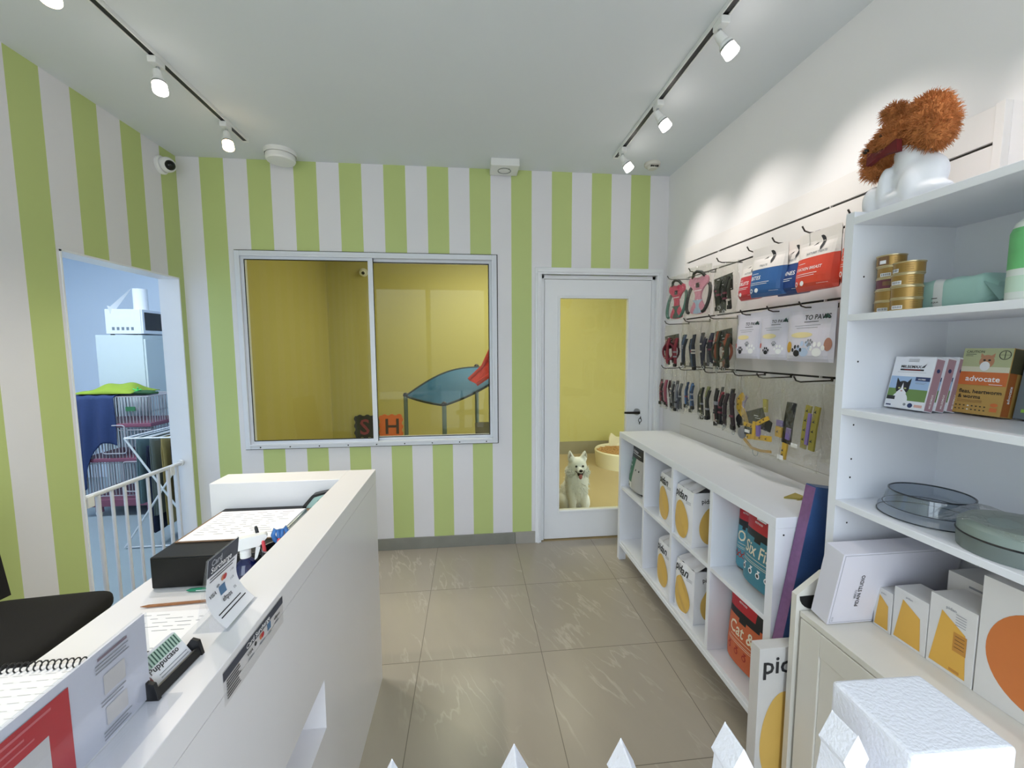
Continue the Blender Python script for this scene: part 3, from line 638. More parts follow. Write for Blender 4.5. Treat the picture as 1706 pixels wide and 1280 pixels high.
def paw(b, x, z, s, m, W):
    b.oval(x, z, s, s*.8, m, W, .0011, 14)
    for dx, dz in ((-1.25, .75), (-.5, 1.5), (.45, 1.5), (1.2, .8)): b.oval(x+dx*s, z+dz*s, s*.36, s*.5, m, W, .0011, 10)
def paw_bag(y, z, w, h, label, x=1.39, tilt=0., extra=False, seed=1):
    random.seed(seed); t = thing('paw_print_bag', label, 'treat bag', (x, y, z-h), rot=(0, 0, NX+tilt), group='white paw print bags on the middle row')
    lil = mat('lilac_foil_bag', '#dcd8e6', .33, var=.04); b = MB(); W = pouch(b, w, h, .045, lambda u, v: lil, top=.86); b.build('pouch', t)
    b = MB(); paw(b, -w*.18, h*.15, w*.075, INK, W); paw(b, w*.08, h*.30, w*.05, GREYINK, W); paw(b, w*.24, h*.17, w*.09, WPR, W)
    b.text('TO PAWS', -w*.10, h*.73, w*.12, INK, W, .0012); b.rect(-w*.1, w*.2, h*.69, h*.70, INK, W, .0009)
    b.rect(-w*.3, w*.25, h*.63, h*.637, GREYINK, W, .0009); b.rect(-w*.25, w*.2, h*.59, h*.597, GREYINK, W, .0009)
    b.oval(-w*.12, h*.47, w*.24, h*.05, mat('pale_yellow_print', '#ecdca8', .6), W, .0008)
    b.flat([(w*.26, h*.74), (w*.42, h*.74), (w*.34, h*.82)], mat('dark_teal_print', '#3b6058', .6), W, .001)
    if extra: b.oval(-w*.38, h*.26, w*.07, h*.10, mat('amber_print', '#d6a544', .5), W, .001); b.oval(w*.42, h*.3, w*.06, h*.11, mat('brown_pink_print', '#b27e6c', .5), W, .001); paw(b, -w*.02, h*.17, w*.10, mat('pale_blue_print', '#b9cbe8', .5), W)
    else: b.rect(-w*.47, -w*.38, h*.24, h*.33, mat('coral_print', '#e06a5e', .5), W, .001)
    b.build('print', t); return t
paw_bag(1.925, 1.716, .182, .226, 'white paw print bag at the left end of the middle row', 1.40, .0, False, 1)
paw_bag(1.752, 1.720, .165, .232, 'white paw print bag in the middle, half behind its neighbour', 1.405, .1, False, 2)
paw_bag(1.553, 1.722, .235, .237, 'largest white paw print bag with an amber picture', 1.40, 0, True, 3)
paw_bag(1.34, 1.72, .16, .235, 'white paw print bag half hidden behind the tall shelf unit', 1.42, 0, False, 4)

CLR = glass('clear_polybag', '#fcfbf8', .13, .10, .015, '#e4ddd0', 1.)
def polybag(t, w, h, d=.03, z0=0.):
    b = MB(); s = random.random()*9
    def fn(sg): return lambda u, v: ((u-.5)*w*(1-.10*abs(v-.6)), sg*(d/2*(1-(2*u-1)**2)**.5*(1-.5*v)+.006*math.sin(9*u+5*v+s)+.004*math.sin(17*v-6*u+s)), z0+h*v)
    b.grid(fn(-1), 10, 10, CLR); b.grid(fn(1), 10, 10, CLR); b.build('clear_bag', t)
def strap(b, pts, w, m, th=.003):
    """flat webbing along points (x,z) drawn on the front"""
    V = [Vector((p[0], p[1])) for p in pts]; vs = []; n = len(V)
    for i, p in enumerate(V):
        d = (V[min(i+1, n-1)]-V[max(i-1, 0)]).normalized(); q = Vector((-d.y, d.x))*w/2; y = pts[i][2] if len(pts[i]) > 2 else 0
        vs += [(p.x-q.x, y, p.y-q.y), (p.x+q.x, y, p.y+q.y), (p.x+q.x, y+th, p.y+q.y), (p.x-q.x, y+th, p.y-q.y)]
    fs = []
    for i in range(n-1):
        a = i*4; c = a+4; fs += [(a, c, c+1, a+1), (a+1, c+1, c+2, a+2), (a+2, c+2, c+3, a+3), (a+3, c+3, c, a)]
    fs += [(0, 1, 2, 3), (n*4-4, n*4-1, n*4-2, n*4-3)]
    b.add(vs, fs, m)
CARD = mat('black_green_card', '#1f231b', .55, var=.1)
# dog harnesses on the top row
def harness(y, z, x, tilt, ca, cb, edge, label, flip=1):
    t = thing('dog_harness', label, 'dog harness', (x, y, z), rot=(0, 0, NX+tilt), group='dog harnesses on the top row')
    m1, m2, me = mat('cloth_'+ca, ca, .8), mat('cloth_'+cb, cb, .8), mat('cloth_'+edge, edge, .7)
    b = MB(); hh = -.06
    vest = [(-.075, .005), (-.045, .012), (0, .0), (.045, .012), (.075, .005), (.082, -.03), (.045, -.055), (.022, -.09), (.022, -.125), (.055, -.175), (.06, -.205), (0, -.215), (-.06, -.205), (-.055, -.175), (-.022, -.125), (-.022, -.09), (-.045, -.055), (-.082, -.03)]
    b.prism([(p[0], p[1]+hh) for p in rounded(vest, .02, 3)], 'y', -.008, .004, m1); b.build('chest_panel', t, bevel=.002)
    b = MB(); b.prism([(p[0]*.55, p[1]*.45+hh-.115) for p in rounded(vest[5:], .01, 2)], 'y', -.0095, -.0081, m2); b.build('lower_panel', t)
    for s_ in (-1, 1):
        b = MB(); b.tube([(s_*(.055+.035*math.sin(a)), .018*math.cos(a)-.004, hh-.118+.085*math.cos(a)) for a in [k*PI/8 for k in range(9)]], .010, me, 7); b.build('side_strap', t)
    b = MB(); b.tube([(-.05, -.002, hh+.004), (-.03, -.014, hh+.030), (0, -.018, hh+.038), (.03, -.014, hh+.030), (.05, -.002, hh+.004)], .009, CARD, 7); b.build('neck_strap', t)
    b = MB(); b.box(-.012, .012, -.014, -.008, hh-.055, hh-.028, BLACK); b.box(-.03, .03, -.0095, -.008, hh-.075, hh-.071, WPR); b.build('buckle', t, bevel=.002)
    polybag(t, .20, .29, .05, -.28); return t
harness(2.60, 2.01, 1.37, .15, '#c8365a', '#23423a', '#4c6f63', 'pink dog harness with teal trim at the far end of the top row')
harness(2.345, 2.02, 1.37, .2, '#d08aa0', '#9fb6d0', '#2b2a26', 'pink and pale blue patterned dog harness in a clear bag')
def carded(y, z, x, tilt, cols, label, w=.17, h=.26, name='collar_pack', cat='collar pack', card=True, seed=0, group='bagged collars and leads'):
    random.seed(seed); t = thing(name, label, cat, (x, y, z), rot=(0, 0, NX+tilt), group=group)
    if card:
        b = MB(); b.prism([(-w*.44, -.075), (w*.30, -.060), (w*.34, -.15), (-w*.38, -.165)], 'y', -.006, -.004, CARD)
        for k in range(5): b.rect(-w*.30+.02*k, -w*.20+.024*k, -.085-.015*k, -.082-.015*k, WPR, None, .007)
        b.build('header_card', t)
    n_ = len(cols)+3
    for k in range(n_):
        cN = cols[k % len(cols)]; m_ = mat('web_'+cN, cN, .75); x0 = -w*.40+w*.80*(k+.5)/n_; zt, zb = -.070-random.random()*.045, -h+.010+random.random()*.035
        sl = random.uniform(-.022, .022); ww = random.uniform(.013, .024); y0_ = -.004-.009*(k % 3)
        b = MB(); strap(b, [(x0, zt, y0_-.004), (x0+sl*.3, zt*.7+zb*.3, y0_-.016), (x0+sl*.7, zt*.35+zb*.65, y0_-.012), (x0+sl, zb, y0_-.006)], ww, m_, .009)
        mk = random.choice([INK, GREYINK, mat('bone_mark', '#b9b2a8', .6), mat('wine_mark', '#6d3343', .6)])
        for q in range(random.randint(0, 2)): zz = zt+(zb-zt)*random.uniform(.25, .75); b.box(x0-ww*.6+sl*.5, x0+ww*.6+sl*.5, y0_-.017, y0_-.004, zz, zz+.010, mk)
        b.build('strap', t)
        if k % 2 == 0:
            b = MB(); b.tube([(x0+sl+.009*math.cos(a), y0_-.006, zb-.005+.010*math.sin(a)) for a in [q*PI/5 for q in range(10)]], .0022, STEEL, 5, closed=True); b.build('ring', t)
        else: b = MB(); b.box(x0+sl-.011, x0+sl+.011, y0_-.014, y0_, zb-.006, zb+.016, BLACK); b.build('buckle', t, bevel=.002)
    if h > .285 and card:
        for s_ in (-1, 1):
            b = MB(); m_ = mat('web_'+cols[(s_+1)//2], cols[(s_+1)//2], .75); b.tube([(s_*w*.10+w*.30*math.cos(a), -.020+.004*s_, -h*.62+.055*math.sin(a)) for a in [q*PI/9 for q in range(18)]], .007, m_, 6, closed=True); b.build('looped_strap', t)
    polybag(t, w, h, .055, -h); return t
carded(2.105, 2.00, 1.38, .1, ['#23271f', '#1c2019', '#2b2f25'], 'black harness pack with a printed card left of the red treat bag', .19, .275, 'harness_pack', 'harness pack', True, 11, None)
carded(2.66, 1.70, 1.385, .15, ['#6d2232', '#3a1620', '#7d2836'], 'dark red harness pack at the far end of the middle row', .20, .29, 'harness_pack', 'harness pack', True, 12, None)
carded(2.44, 1.71, 1.385, .1, ['#2b333d', '#3f5068', '#23272f'], 'blue grey harness pack second from the far end of the middle row', .19, .31, 'harness_pack', 'harness pack', False, 13, None)
carded(2.27, 1.71, 1.40, .1, ['#2b2c3a', '#23242c'], 'dark navy harness pack in the middle of its row', .15, .30, 'harness_pack', 'harness pack', False, 14, None)
carded(2.10, 1.71, 1.39, .0, ['#34372a', '#7d4330', '#2c3024'], 'olive harness pack with a rust patch next to the paw print bags', .20, .30, 'harness_pack', 'harness pack', True, 15, None)
carded(2.74, 1.40, 1.385, .1, ['#4a2730', '#8d4a5c', '#332026', '#5b2f3c'], 'wine red collar pack at the far end of the bottom row', .15, .28, seed=21, card=False)
carded(2.58, 1.405, 1.385, .0, ['#484b52', '#74777e', '#2f3238', '#573038'], 'grey and black collar pack second from the far end', .16, .29, seed=22, card=False)
carded(2.415, 1.405, 1.39, .0, ['#34588a', '#4470a6', '#2a3a52'], 'bright blue collar pack on the bottom row', .15, .27, seed=23, card=False)
carded(2.24, 1.405, 1.385, .05, ['#2f332b', '#6d6f48', '#222321'], 'dark olive green lead pack on the bottom row', .15, .29, seed=24, card=False)
carded(2.10, 1.405, 1.385, .0, ['#201f24', '#8c2b3d', '#1a191c'], 'black and red lead pack on the bottom row', .13, .30, seed=25, card=False)
carded(2.012, 1.405, 1.385, .0, ['#1c1b1f', '#8f8a88', '#2f242a'], 'black and grey lead pack ending the row of dark leads', .12, .31, seed=26, card=False)
# yellow and black patterned sets
YB_ = mat('yellow_webbing', '#cfa83e', .7); PUR = mat('purple_lining', '#7d6aa2', .7)
def spots(b, pts, off):
    for x, z in pts: b.flat([(x-.007, z-.003), (x, z+.001), (x+.006, z+.008), (x+.004, z-.001), (x+.008, z-.006)], INK, None, off)
t = thing('patterned_harness', 'yellow and black patterned harness in a clear bag on the bottom row', 'dog harness', (1.40, 1.912, 1.40), NX)
b = MB(); strap(b, [(-.015, -.10, -.016), (-.04, -.125, -.02), (-.035, -.16, -.024), (-.005, -.19, -.022), (.02, -.24, -.02)], .042, YB_, .010); spots(b, [(-.035, -.115), (-.04, -.145), (-.03, -.175), (0, -.20), (.012, -.22)], .026); b.build('yellow_strap', t)
b = MB(); strap(b, [(.005, -.10, -.012), (-.012, -.13, -.016), (-.012, -.165, -.018), (.022, -.195, -.016), (.045, -.24, -.014)], .014, PUR, .008); b.build('lining', t)
b = MB(); b.ell((-.03, -.014, -.225), (.032, .014, .030), mat('black_pad', '#17171a', .8)); b.tube([(-.05, -.016, -.25), (-.02, -.02, -.272), (.03, -.018, -.265)], .005, CARD, 7); b.build('pad', t)
polybag(t, .16, .31, .05, -.30)
t = thing('patterned_collar_set', 'yellow patterned collar set with a black card in a big clear bag', 'collar set', (1.35, 1.745, 1.40), NX)
b = MB(); b.prism([(-.085, -.165), (.02, -.13), (.04, -.17), (.085, -.19), (.075, -.235), (-.06, -.225)], 'y', -.016, -.012, mat('black_card', '#232421', .5)); b.rect(-.03, .0, -.175, -.172, WPR, None, .017); b.rect(-.02, .015, -.185, -.183, WPR, None, .017); b.prism([(-.09, -.235), (-.03, -.23), (-.03, -.27), (-.09, -.275)], 'y', -.018, -.013, mat('black_card', '#232421')); b.rect(-.088, -.052, -.265, -.25, WPR, None, .0185); b.build('card', t)
b = MB(); strap(b, [(-.09, -.225, -.022), (-.02, -.225, -.026), (.0, -.21, -.026), (.07, -.17, -.024)], .018, YB_, .006); strap(b, [(-.07, -.285, -.02), (-.02, -.275, -.026), (.09, -.262, -.024)], .024, YB_, .008); strap(b, [(-.01, -.20, -.03), (-.012, -.285, -.03)], .018, YB_, .006)
spots(b, [(-.06, -.225), (-.03, -.225), (.03, -.195), (.05, -.18), (-.05, -.28), (.03, -.268), (.07, -.264)], .031); b.build('collar', t)
b = MB(); strap(b, [(.012, -.215, -.03), (.018, -.265, -.03)], .020, PUR, .010); strap(b, [(.03, -.09, -.012), (.032, -.15, -.012)], .024, mat('dull_yellow_webbing', '#a59a4c', .7), .008); b.build('purple_tag', t)
b = MB(); b.ell((-.115, -.012, -.275), (.026, .014, .030), mat('grey_pad', '#77777a', .6)); strap(b, [(-.09, -.30, -.02), (-.03, -.33, -.024), (.03, -.33, -.024), (.09, -.32, -.02)], .012, mat('tan_webbing', '#b09058', .7), .006); b.build('lead', t)
b = MB(); b.tube([(-.005+.018*math.cos(a), -.02, -.345+.018*math.sin(a)) for a in [q*PI/7 for q in range(14)]], .0022, STEEL, 6, closed=True); b.build('ring', t)
polybag(t, .27, .37, .06, -.36)
t = thing('patterned_lead_pack', 'yellow and purple patterned lead pack next to the tall shelf unit', 'lead pack', (1.375, 1.555, 1.40), NX)
b = MB()
for x, m_ in ((-.055, BLACK), (-.035, mat('black_web', '#1c1c20', .7)), (.045, mat('olive_yellow_webbing', '#958a3c', .7)), (.085, mat('olive_yellow_webbing', '#958a3c'))):
    b2 = MB(); strap(b2, [(x+.012, -.09, -.014), (x+.004, -.17, -.018), (x-.006, -.27, -.016)], .026, m_, .008)
    if x > 0: spots(b2, [(x+.012, -.11), (x+.006, -.15), (x+.002, -.19), (x-.002, -.23)], .0215)
    b2.build('strap', t)
b = MB(); strap(b, [(-.085, -.175, -.022), (-.085, -.20, -.022)], .034, PUR, .008); b.build('purple_tag', t); b = MB(); strap(b, [(.072, -.12, -.022), (.060, -.25, -.022)], .014, PUR, .006); b.build('purple_tag', t); b = MB(); strap(b, [(-.03, -.20, -.024), (-.036, -.25, -.024)], .022, PUR, .006); b.build('purple_tag', t)
b = MB(); strap(b, [(-.088, -.205, -.022), (-.09, -.25, -.022)], .034, YB_, .008); strap(b, [(-.05, -.27, -.02), (-.06, -.34, -.02)], .026, YB_, .008); spots(b, [(-.09, -.225), (-.055, -.30), (-.056, -.32)], .0265); b.build('collar', t)
b = MB(); b.rect(-.012, .022, -.275, -.258, WPR, None, .024); b.rect(-.085, -.05, -.345, -.325, WPR, None, .024); b.build('price_label', t)
polybag(t, .22, .36, .05, -.36)
t = thing('patterned_lead_pack', 'yellow patterned lead pack mostly behind the tall shelf unit', 'lead pack', (1.41, 1.40, 1.40), NX)
b = MB(); strap(b, [(.03, -.10, -.014), (.02, -.20, -.016), (.01, -.28, -.016)], .026, YB_, .008); b.build('strap', t); polybag(t, .18, .32, .04, -.32)

# ------------------------------------------------------------------ cube shelf
CX, CX1, CY0, CY1 = 1.069, 1.455, 1.285, 2.80
t = thing('cube_shelf', 'white eight compartment cube shelf on legs below the display panel', 'shelf', (CX, CY0, 0))
b = MB(); b.M = Matrix.Translation((-CX, -CY0, 0))
b.box(CX, CX1, CY0, CY1, .905, .945, LAM); b.build('top', t, bevel=.002)
for y0, y1 in ((CY0, CY0+.036), (CY1-.036, CY1)):
    b = MB(); b.M = Matrix.Translation((-CX, -CY0, 0)); b.prism([(CX, 0), (CX+.05, 0), (CX+.05, .107), (CX1-.05, .107), (CX1-.05, 0), (CX1, 0), (CX1, .905), (CX, .905)], 'y', y0, y1, LAM)
    b.box(CX+.028, CX+.034, (y0-.0015 if y0 == CY0 else y1), (y0 if y0 == CY0 else y1+.0015), .878, .884, DARKMETAL); b.build('side_panel', t, bevel=.0015)
b = MB(); b.M = Matrix.Translation((-CX, -CY0, 0)); b.box(CX+.006, CX1, CY0+.036, CY1-.036, .132, .152, LAM); b.box(CX+.002, CX+.02, CY0+.036, CY1-.036, .107, .132, LAM); b.build('bottom', t, bevel=.0015)
divs = [2.030-.354, 2.030, 2.030+.354]
for y in divs:
    b = MB(); b.M = Matrix.Translation((-CX, -CY0, 0)); b.box(CX+.004, CX1, y-.011, y+.011, .152, .905, LAM); b.build('divider', t, bevel=.001)
e = [CY0+.036]+divs+[CY1-.036]
for i in range(4):
    b = MB(); b.M = Matrix.Translation((-CX, -CY0, 0)); b.box(CX+.005, CX1, e[i]+(.011 if i else 0), e[i+1]-(.011 if i < 3 else 0), .534, .554, LAM); b.build('middle_shelf', t, bevel=.001)
b = MB(); b.M = Matrix.Translation((-CX, -CY0, 0)); b.box(CX1-.006, CX1, CY0+.036, CY1-.036, .152, .905, LAM); b.build('back_panel', t)

EGG = mat('mustard_egg_print', '#d9b25c', .5)
PACKW = mat('white_pack_film', '#e6e6ea', .35, var=.03)
def egg_pack(x, y, z, w, d, h, label, rz=0., lean=0., slump=0.):
    t = thing('litter_pack', label, 'pack', (x, y, z), rot=(lean, 0, NX+rz), group='white packs with mustard ovals')
    b = MB()
    def fr(z_): q = z_/h; return 1-.06*max(0, (q-.8)/.2)
    def side(axis, sg, W_, D_):
        def fn(u, v):
            q = (u-.5); bul = .010*(1-(2*q)**2)*(1-(2*v-1)**4)+(.002+.005*slump)*math.sin(9*v+5*q+x*40)*math.sin(6*q+4*v+1)*(1-(2*q)**2)
            p = (q*W_*fr(v*h), sg*(D_/2*fr(v*h)+bul))
            return (p[0], p[1], v*h) if axis == 'y' else (p[1], p[0], v*h)
        return fn
    for sg in (-1, 1):
        b.grid(side('y', sg, w, d), 20, 28, PACKW); b.grid(side('x', sg, d, w), 20, 28, PACKW)
    b.grid(lambda u, v: ((u-.5)*w*.94, (v-.5)*d*.94, h+.035*(1-abs(2*v-1))*(.70+.30*math.sin(11*u+x*50))+.004*math.sin(23*u+9*v)), 16, 8, PACKW); b.box(-w/2+.003, w/2-.003, -d/2+.003, d/2-.003, 0, .003, PACKW)
    b.tube([(-w*.45, 0, h+.036), (-w*.2, .006, h+.043), (w*.1, -.004, h+.040), (w*.45, .004, h+.035)], .008, PACKW, 7)
    b.build('wrapper', t)
    Wf = lambda X, Z_: side('y', -1, w, d)(X/w+.5, max(0, min(1, Z_/h)))[1]
    b = MB(); b.oval(-w*.06, h*.40, w*.40, h*.36, EGG, Wf, .0022, 30, .10); b.text('pidan', -w*.46, h*.81, h*.20, INK, Wf, .0024)
    for k in range(3): b.rect(w*.20, w*.42, h*(.80-.02*k), h*(.806-.02*k), GREYINK, Wf, .0012)
    b.build('front_print', t)
    b = MB(); b.M = Matrix.Rotation(PI/2, 4, 'Z') @ Matrix.Identity(4); Ws = lambda X, Z_: -side('x', 1, d, w)(X/d+.5, max(0, min(1, Z_/h)))[0]
    b.oval(0, h*.40, d*.34, h*.36, EGG, Ws, .0022, 30, .10); b.text('pidan', -d*.30, h*.82, h*.11, INK, Ws, .0024); b.build('side_print', t)
    return t
egg_pack(1.185, 1.925, .5545, .168, .20, .275, 'white pack with a mustard oval in the upper third compartment', 0.)
egg_pack(1.195, 1.918, .1525, .168, .20, .275, 'slumped white pack with a mustard oval in the lower third compartment', .05, 0, 1.)
egg_pack(1.195, 2.145, .5545, .165, .19, .27, 'white pack partly hidden in the upper second compartment', -.05)
egg_pack(1.195, 2.145, .1525, .165, .19, .27, 'white pack partly hidden in the lower second compartment', 0.)
# cat food bag
t = thing('cat_food_bag', 'black and green cat food bag in the upper far compartment', 'pet food bag', (1.150, 2.628, .5545), NX-.05)
b = MB(); W = pouch(b, .235, .325, .11, lambda u, v: BLACK if (v > .74 or v < .05 or .47 < u < .53) else (mat('deep_green_print', '#2f6b50', .4) if u < .5 and v > .22 else (mat('cat_grey_print', '#b9b6b2', .6) if u > .5 else mat('pale_bag_print', '#dedfd8', .5))), top=.9); b.build('pouch', t)
b = MB(); b.text('Nutrience', -.085, .268, .024, WPR, W, .0016, sx=.9); b.rect(-.08, .06, .258, .261, WPR, W, .001); b.text('IN', -.075, .20, .022, WPR, W, .0016); b.text('DOOR', -.085, .175, .016, WPR, W, .0016); b.text('1', -.06, .12, .04, WPR, W, .0016)
for dx in (.035, .075): b.flat([(dx-.014, .185), (dx+.014, .185), (dx, .215)], mat('cat_grey_print', '#b9b6b2'), W, .001); b.oval(dx, .165, .006, .007, INK, W, .0014)
b.oval(-.075, .05, .012, .008, INK, W, .001); b.oval(-.04, .045, .010, .008, INK, W, .001); b.build('print', t)
# coloured pet food bags
def food_bag(x, y, z, w, h, col, title, label, rz=0., accent='#b3202c', d=.10, lean=0.):
    t = thing('pet_food_bag', label, 'pet food bag', (x, y, z), rot=(lean, 0, NX+rz), group='coloured pet food bags in the nearest compartments')
    m_ = mat('matte_'+col, col, .5); r_ = mat('gloss_red', accent, .3); b = MB()
    def mf(u, v):
        if v < .045: return BLACK
        if v > .60+.10*(2*abs(u-.42))**2 and v < .96: return r_ if (u < .66 and v > .69) else BLACK
        if v >= .96: return BLACK
        return m_
    W = pouch(b, w, h, d, mf, top=.93, nu=18, nv=24); b.build('pouch', t)
    b = MB(); b.text(title, -w*.36, h*.43, h*.20, mat('cream_print', '#e6dcc4', .5), W, .0016, sx=.85)
    b.rect(-w*.30, w*.36, h*.39, h*.396, mat('cream_print', '#e6dcc4'), W, .001); b.rect(-w*.36, w*.30, h*.35, h*.355, mat('cream_print', '#e6dcc4'), W, .001); b.rect(-w*.36, w*.24, h*.33, h*.335, mat('cream_print', '#e6dcc4'), W, .001)
    ic = WPR if col == '#3f7f92' else mat('dark_red_print', '#9e2f24', .5)
    for k in range(4):
        b.oval(-w*.30+k*w*.19, h*.24, h*.032, h*.036, ic, W, .001); b.oval(-w*.30+k*w*.19, h*.24, h*.018, h*.022, m_ if ic is not WPR else INK, W, .0014)
        b.flat([(-w*.33+k*w*.19, h*.30), (-w*.25+k*w*.19, h*.30), (-w*.29+k*w*.19, h*.27)], ic, W, .001)
    b.flat([(-w*.22, h*.84), (w*.02, h*.84), (w*.02, h*.855), (-w*.12, h*.855), (-w*.14, h*.865), (-w*.22, h*.862)], WPR, W, .001); b.text('PETFOOD', -w*.24, h*.795, h*.03, WPR, W, .0014)
    b.build('print', t); return t
food_bag(1.180, 1.458, .5545, .225, .340, '#3f7f92', 'Six Fish', 'wide teal pet food bag with cream lettering in the upper nearest compartment')
food_bag(1.215, 1.612, .5545, .10, .325, '#4a8ea2', 'Ocean', 'narrow teal pet food bag squeezed between the wide teal one and the divider', .25, d=.07)
food_bag(1.180, 1.520, .1525, .25, .355, '#c4623a', 'Cat &', 'orange pet food bag with cream lettering in the lower nearest compartment', .06)
t = thing('yellow_card', 'olive yellow folded card on the near end of the cube shelf top', 'card', (1.238, 1.455, .9455), .1)
OLV = mat('olive_yellow_card', '#a99a4e', .6); b = MB(); b.prism([(0, 0), (.085, .03), (.085, -.045)], 'z', 0, .006, OLV); b.prism([(.03, .0), (.085, .0), (.085, .025)], 'y', -.03, -.028, OLV); b.build('card', t)
# boxes leaning in the gap between cube shelf and cabinet
t = thing('glitter_box', 'tall blue box with a purple side leaning at the cube shelf end', 'box', (.990, 1.2385, 0), rot=(0, .168, 0))
b = MB(); b.box(0, .36, .0, .042, 0.0, 1.085, mat('blue_glitter', '#33507f', .32, var=.5, scale=420)); b.build('carton', t, bevel=.001)
MB().box(-.0012, 0, .0006, .0414, .004, 1.081, mat('purple_side', '#7c5580', .35, var=.2, scale=60)).build('purple_side', t)
b = MB()
for k in range(9): b.rect(.045+k*.014, .053+k*.014, .42, .462, INK, None, .0006)
b.build('bar_code', t)
t = thing('tall_oval_carton', 'tall white carton with a mustard oval standing beside the cube shelf', 'box', (.957, 1.1905, 0))
CTN = mat('grey_white_carton', '#d4d2d0', .5); b = MB(); b.box(0, .16, 0, .043, 0, .535, CTN); b.build('carton', t, bevel=.001)
b = MB(); b.text('pidan', .012, .445, .088, INK, None, .0016); b.oval(.098, .20, .082, .175, EGG, None, .0008, 40, .08); b.build('print', t)

# ------------------------------------------------------------------ tall shelf unit on a base cabinet
TX, TX1, TY0, TY1 = 1.160, 1.519, .34, 1.180
t = thing('tall_shelf_unit', 'tall white open shelf unit in front of the display panel', 'shelf unit', (TX, TY1, .6905))
def tb(nm, x0, x1, y0, y1, z0, z1, bv=.0015):
    b = MB(); b.M = Matrix.Translation((-TX, -TY1, -.6905)); b.box(x0, x1, y0, y1, z0, z1, LAM)
    if nm == 'side_panel' and y1 == TY1:
        for zz in (1.19, 1.30, 1.13, .98, 1.50, 1.76): b.ell((TX+.045, TY1-.0282, zz), (.003, .001, .003), DARKMETAL, 8, 5)
    return b.build(nm, t, bevel=bv)
tb('side_panel', TX, TX1, TY1-.028, TY1, .6905, 1.952); tb('side_panel', TX, TX1, TY0, TY0+.028, .6905, 1.952)
tb('top_board', TX, TX1, TY0+.028, TY1-.028, 1.914, 1.936)
for z in (1.645, 1.354, 1.060): tb('shelf', TX, TX1-.008, TY0+.028, TY1-.028, z-.020, z)
tb('back_panel', TX1-.007, TX1, TY0+.028, TY1-.028, .6905, 1.914, 0)
BX = 1.060
CAB = mat('cream_laminate', '#dad7ce', .42, var=.02, scale=6)
t = thing('base_cabinet', 'cream base cabinet with a framed front under the tall shelf unit', 'cabinet', (BX, 1.176, 0))
b = MB(); b.M = Matrix.Translation((-BX, -1.176, 0)); b.box(BX, TX1, .16, 1.152, .672, .690, CAB); b.build('worktop', t, bevel=.001)
b = MB(); b.M = Matrix.Translation((-BX, -1.176, 0)); b.box(BX+.012, TX1, .16, 1.152, 0, .672, CAB); b.build('body', t)
b = MB(); b.M = Matrix.Translation((-BX, -1.176, 0))
y0, y1, z0, z1 = .62, 1.148, .02, .668
frm = .075; b.box(BX-.001, BX+.012, y0, y0+frm, z0, z1, CAB); b.box(BX-.001, BX+.012, y1-frm, y1, z0, z1, CAB); b.box(BX-.001, BX+.012, y0+frm, y1-frm, z0, z0+frm, CAB); b.box(BX-.001, BX+.012, y0+frm, y1-frm, z1-frm, z1, CAB); b.box(BX+.005, BX+.011, y0+frm, y1-frm, z0+frm, z1-frm, CAB); b.build('door', t, bevel=.002)
b = MB(); b.M = Matrix.Translation((-BX, -1.176, 0)); b.box(BX-.001, BX+.012, .17, .612, z0, z1, CAB); b.build('door', t, bevel=.002)
b = MB(); b.M = Matrix.Translation((-BX, -1.176, 0)); b.prism([(BX-.014, 0), (1.157, 0), (1.157, .812), (1.142, .812), (BX-.012, .742)], 'y', 1.156, 1.176, CAB); sp_ = b.build('side_panel', t, bevel=.0015)
b = MB(); b.M = Matrix.Translation((-BX, -1.176, 0)); b.prism([(BX+.008, .737), (1.150, .740)]+[(1.105+.047*math.cos(a), .737-.045*math.sin(a)) for a in [k*PI/10 for k in range(11)]], 'y', 1.1545, 1.1558, mat('hole_shade_paint', '#0e0d0c', .9)); b.build('hand_hole_shade', sp_)  # flat dark plate painted as the shade inside a cutout

# things on the base cabinet
Zb = .6905
LIL = mat('lilac_white_carton', '#d9d8e2', .42, var=.015)
t = thing('studio_box', 'flat white box with small sideways lettering leaning at the far end of the cabinet', 'box', (1.085, 1.080, Zb+.001), rot=(.17, 0, 0))
b = MB(); b.box(0, .405, 0, .060, 0, .250, LIL); b.build('carton', t, bevel=.001)
b = MB(); b.text('PIDAN STUDIO', .088, .062, .0165, INK, None, .0012, rot=PI/2); b.text('MMXV', .074, .092, .011, GREYINK, None, .0012, rot=PI/2)
b.rect(.006, .40, .244, .2452, GREYINK, None, .0006); b.rect(.006, .0072, .006, .245, GREYINK, None, .0006); b.rect(.006, .40, .006, .0072, GREYINK, None, .0006); b.text('0123', .016, .012, .008, GREYINK, None, .001, rot=PI/2); b.build('print', t)
YP = mat('amber_panel_print', '#d6a648', .5)
def ybox(y0, y1, h, d, label, x=1.235, seed=0, fine=True):
    t = thing('pet_product_box', label, 'box', (x, y1, Zb), NX); w = y1-y0
    b = MB(); b.box(0, w, 0, d, 0, h, CTN); b.build('carton', t, bevel=.0008)
    b = MB(); b.flat([(w*.07, h*.05), (w*.86, h*.05), (w*.80, h*.64), (w*.28, h*.83)], YP, None, .0006)
    b.text('pidan', w*.36, h*.88, h*.055, GREYINK, None, .001)
    if fine:
        for k in range(5): b.rect(w*.58, w*.80, h*(.86-.035*k), h*(.868-.035*k), GREYINK, None, .001)
        b.rect(w*.56, w*.84, h*.36, h*.62, mat('amber_dark_print', '#b98236', .5), None, .0009)
        for k in range(4): b.rect(w*.60, w*.80, h*(.57-.05*k), h*(.576-.05*k), INK, None, .0012)
        b.rect(w*.52, w*.74, h*.07, h*.11, mat('amber_dark_print', '#b98236'), None, .0009)
    b.build('print', t); return t
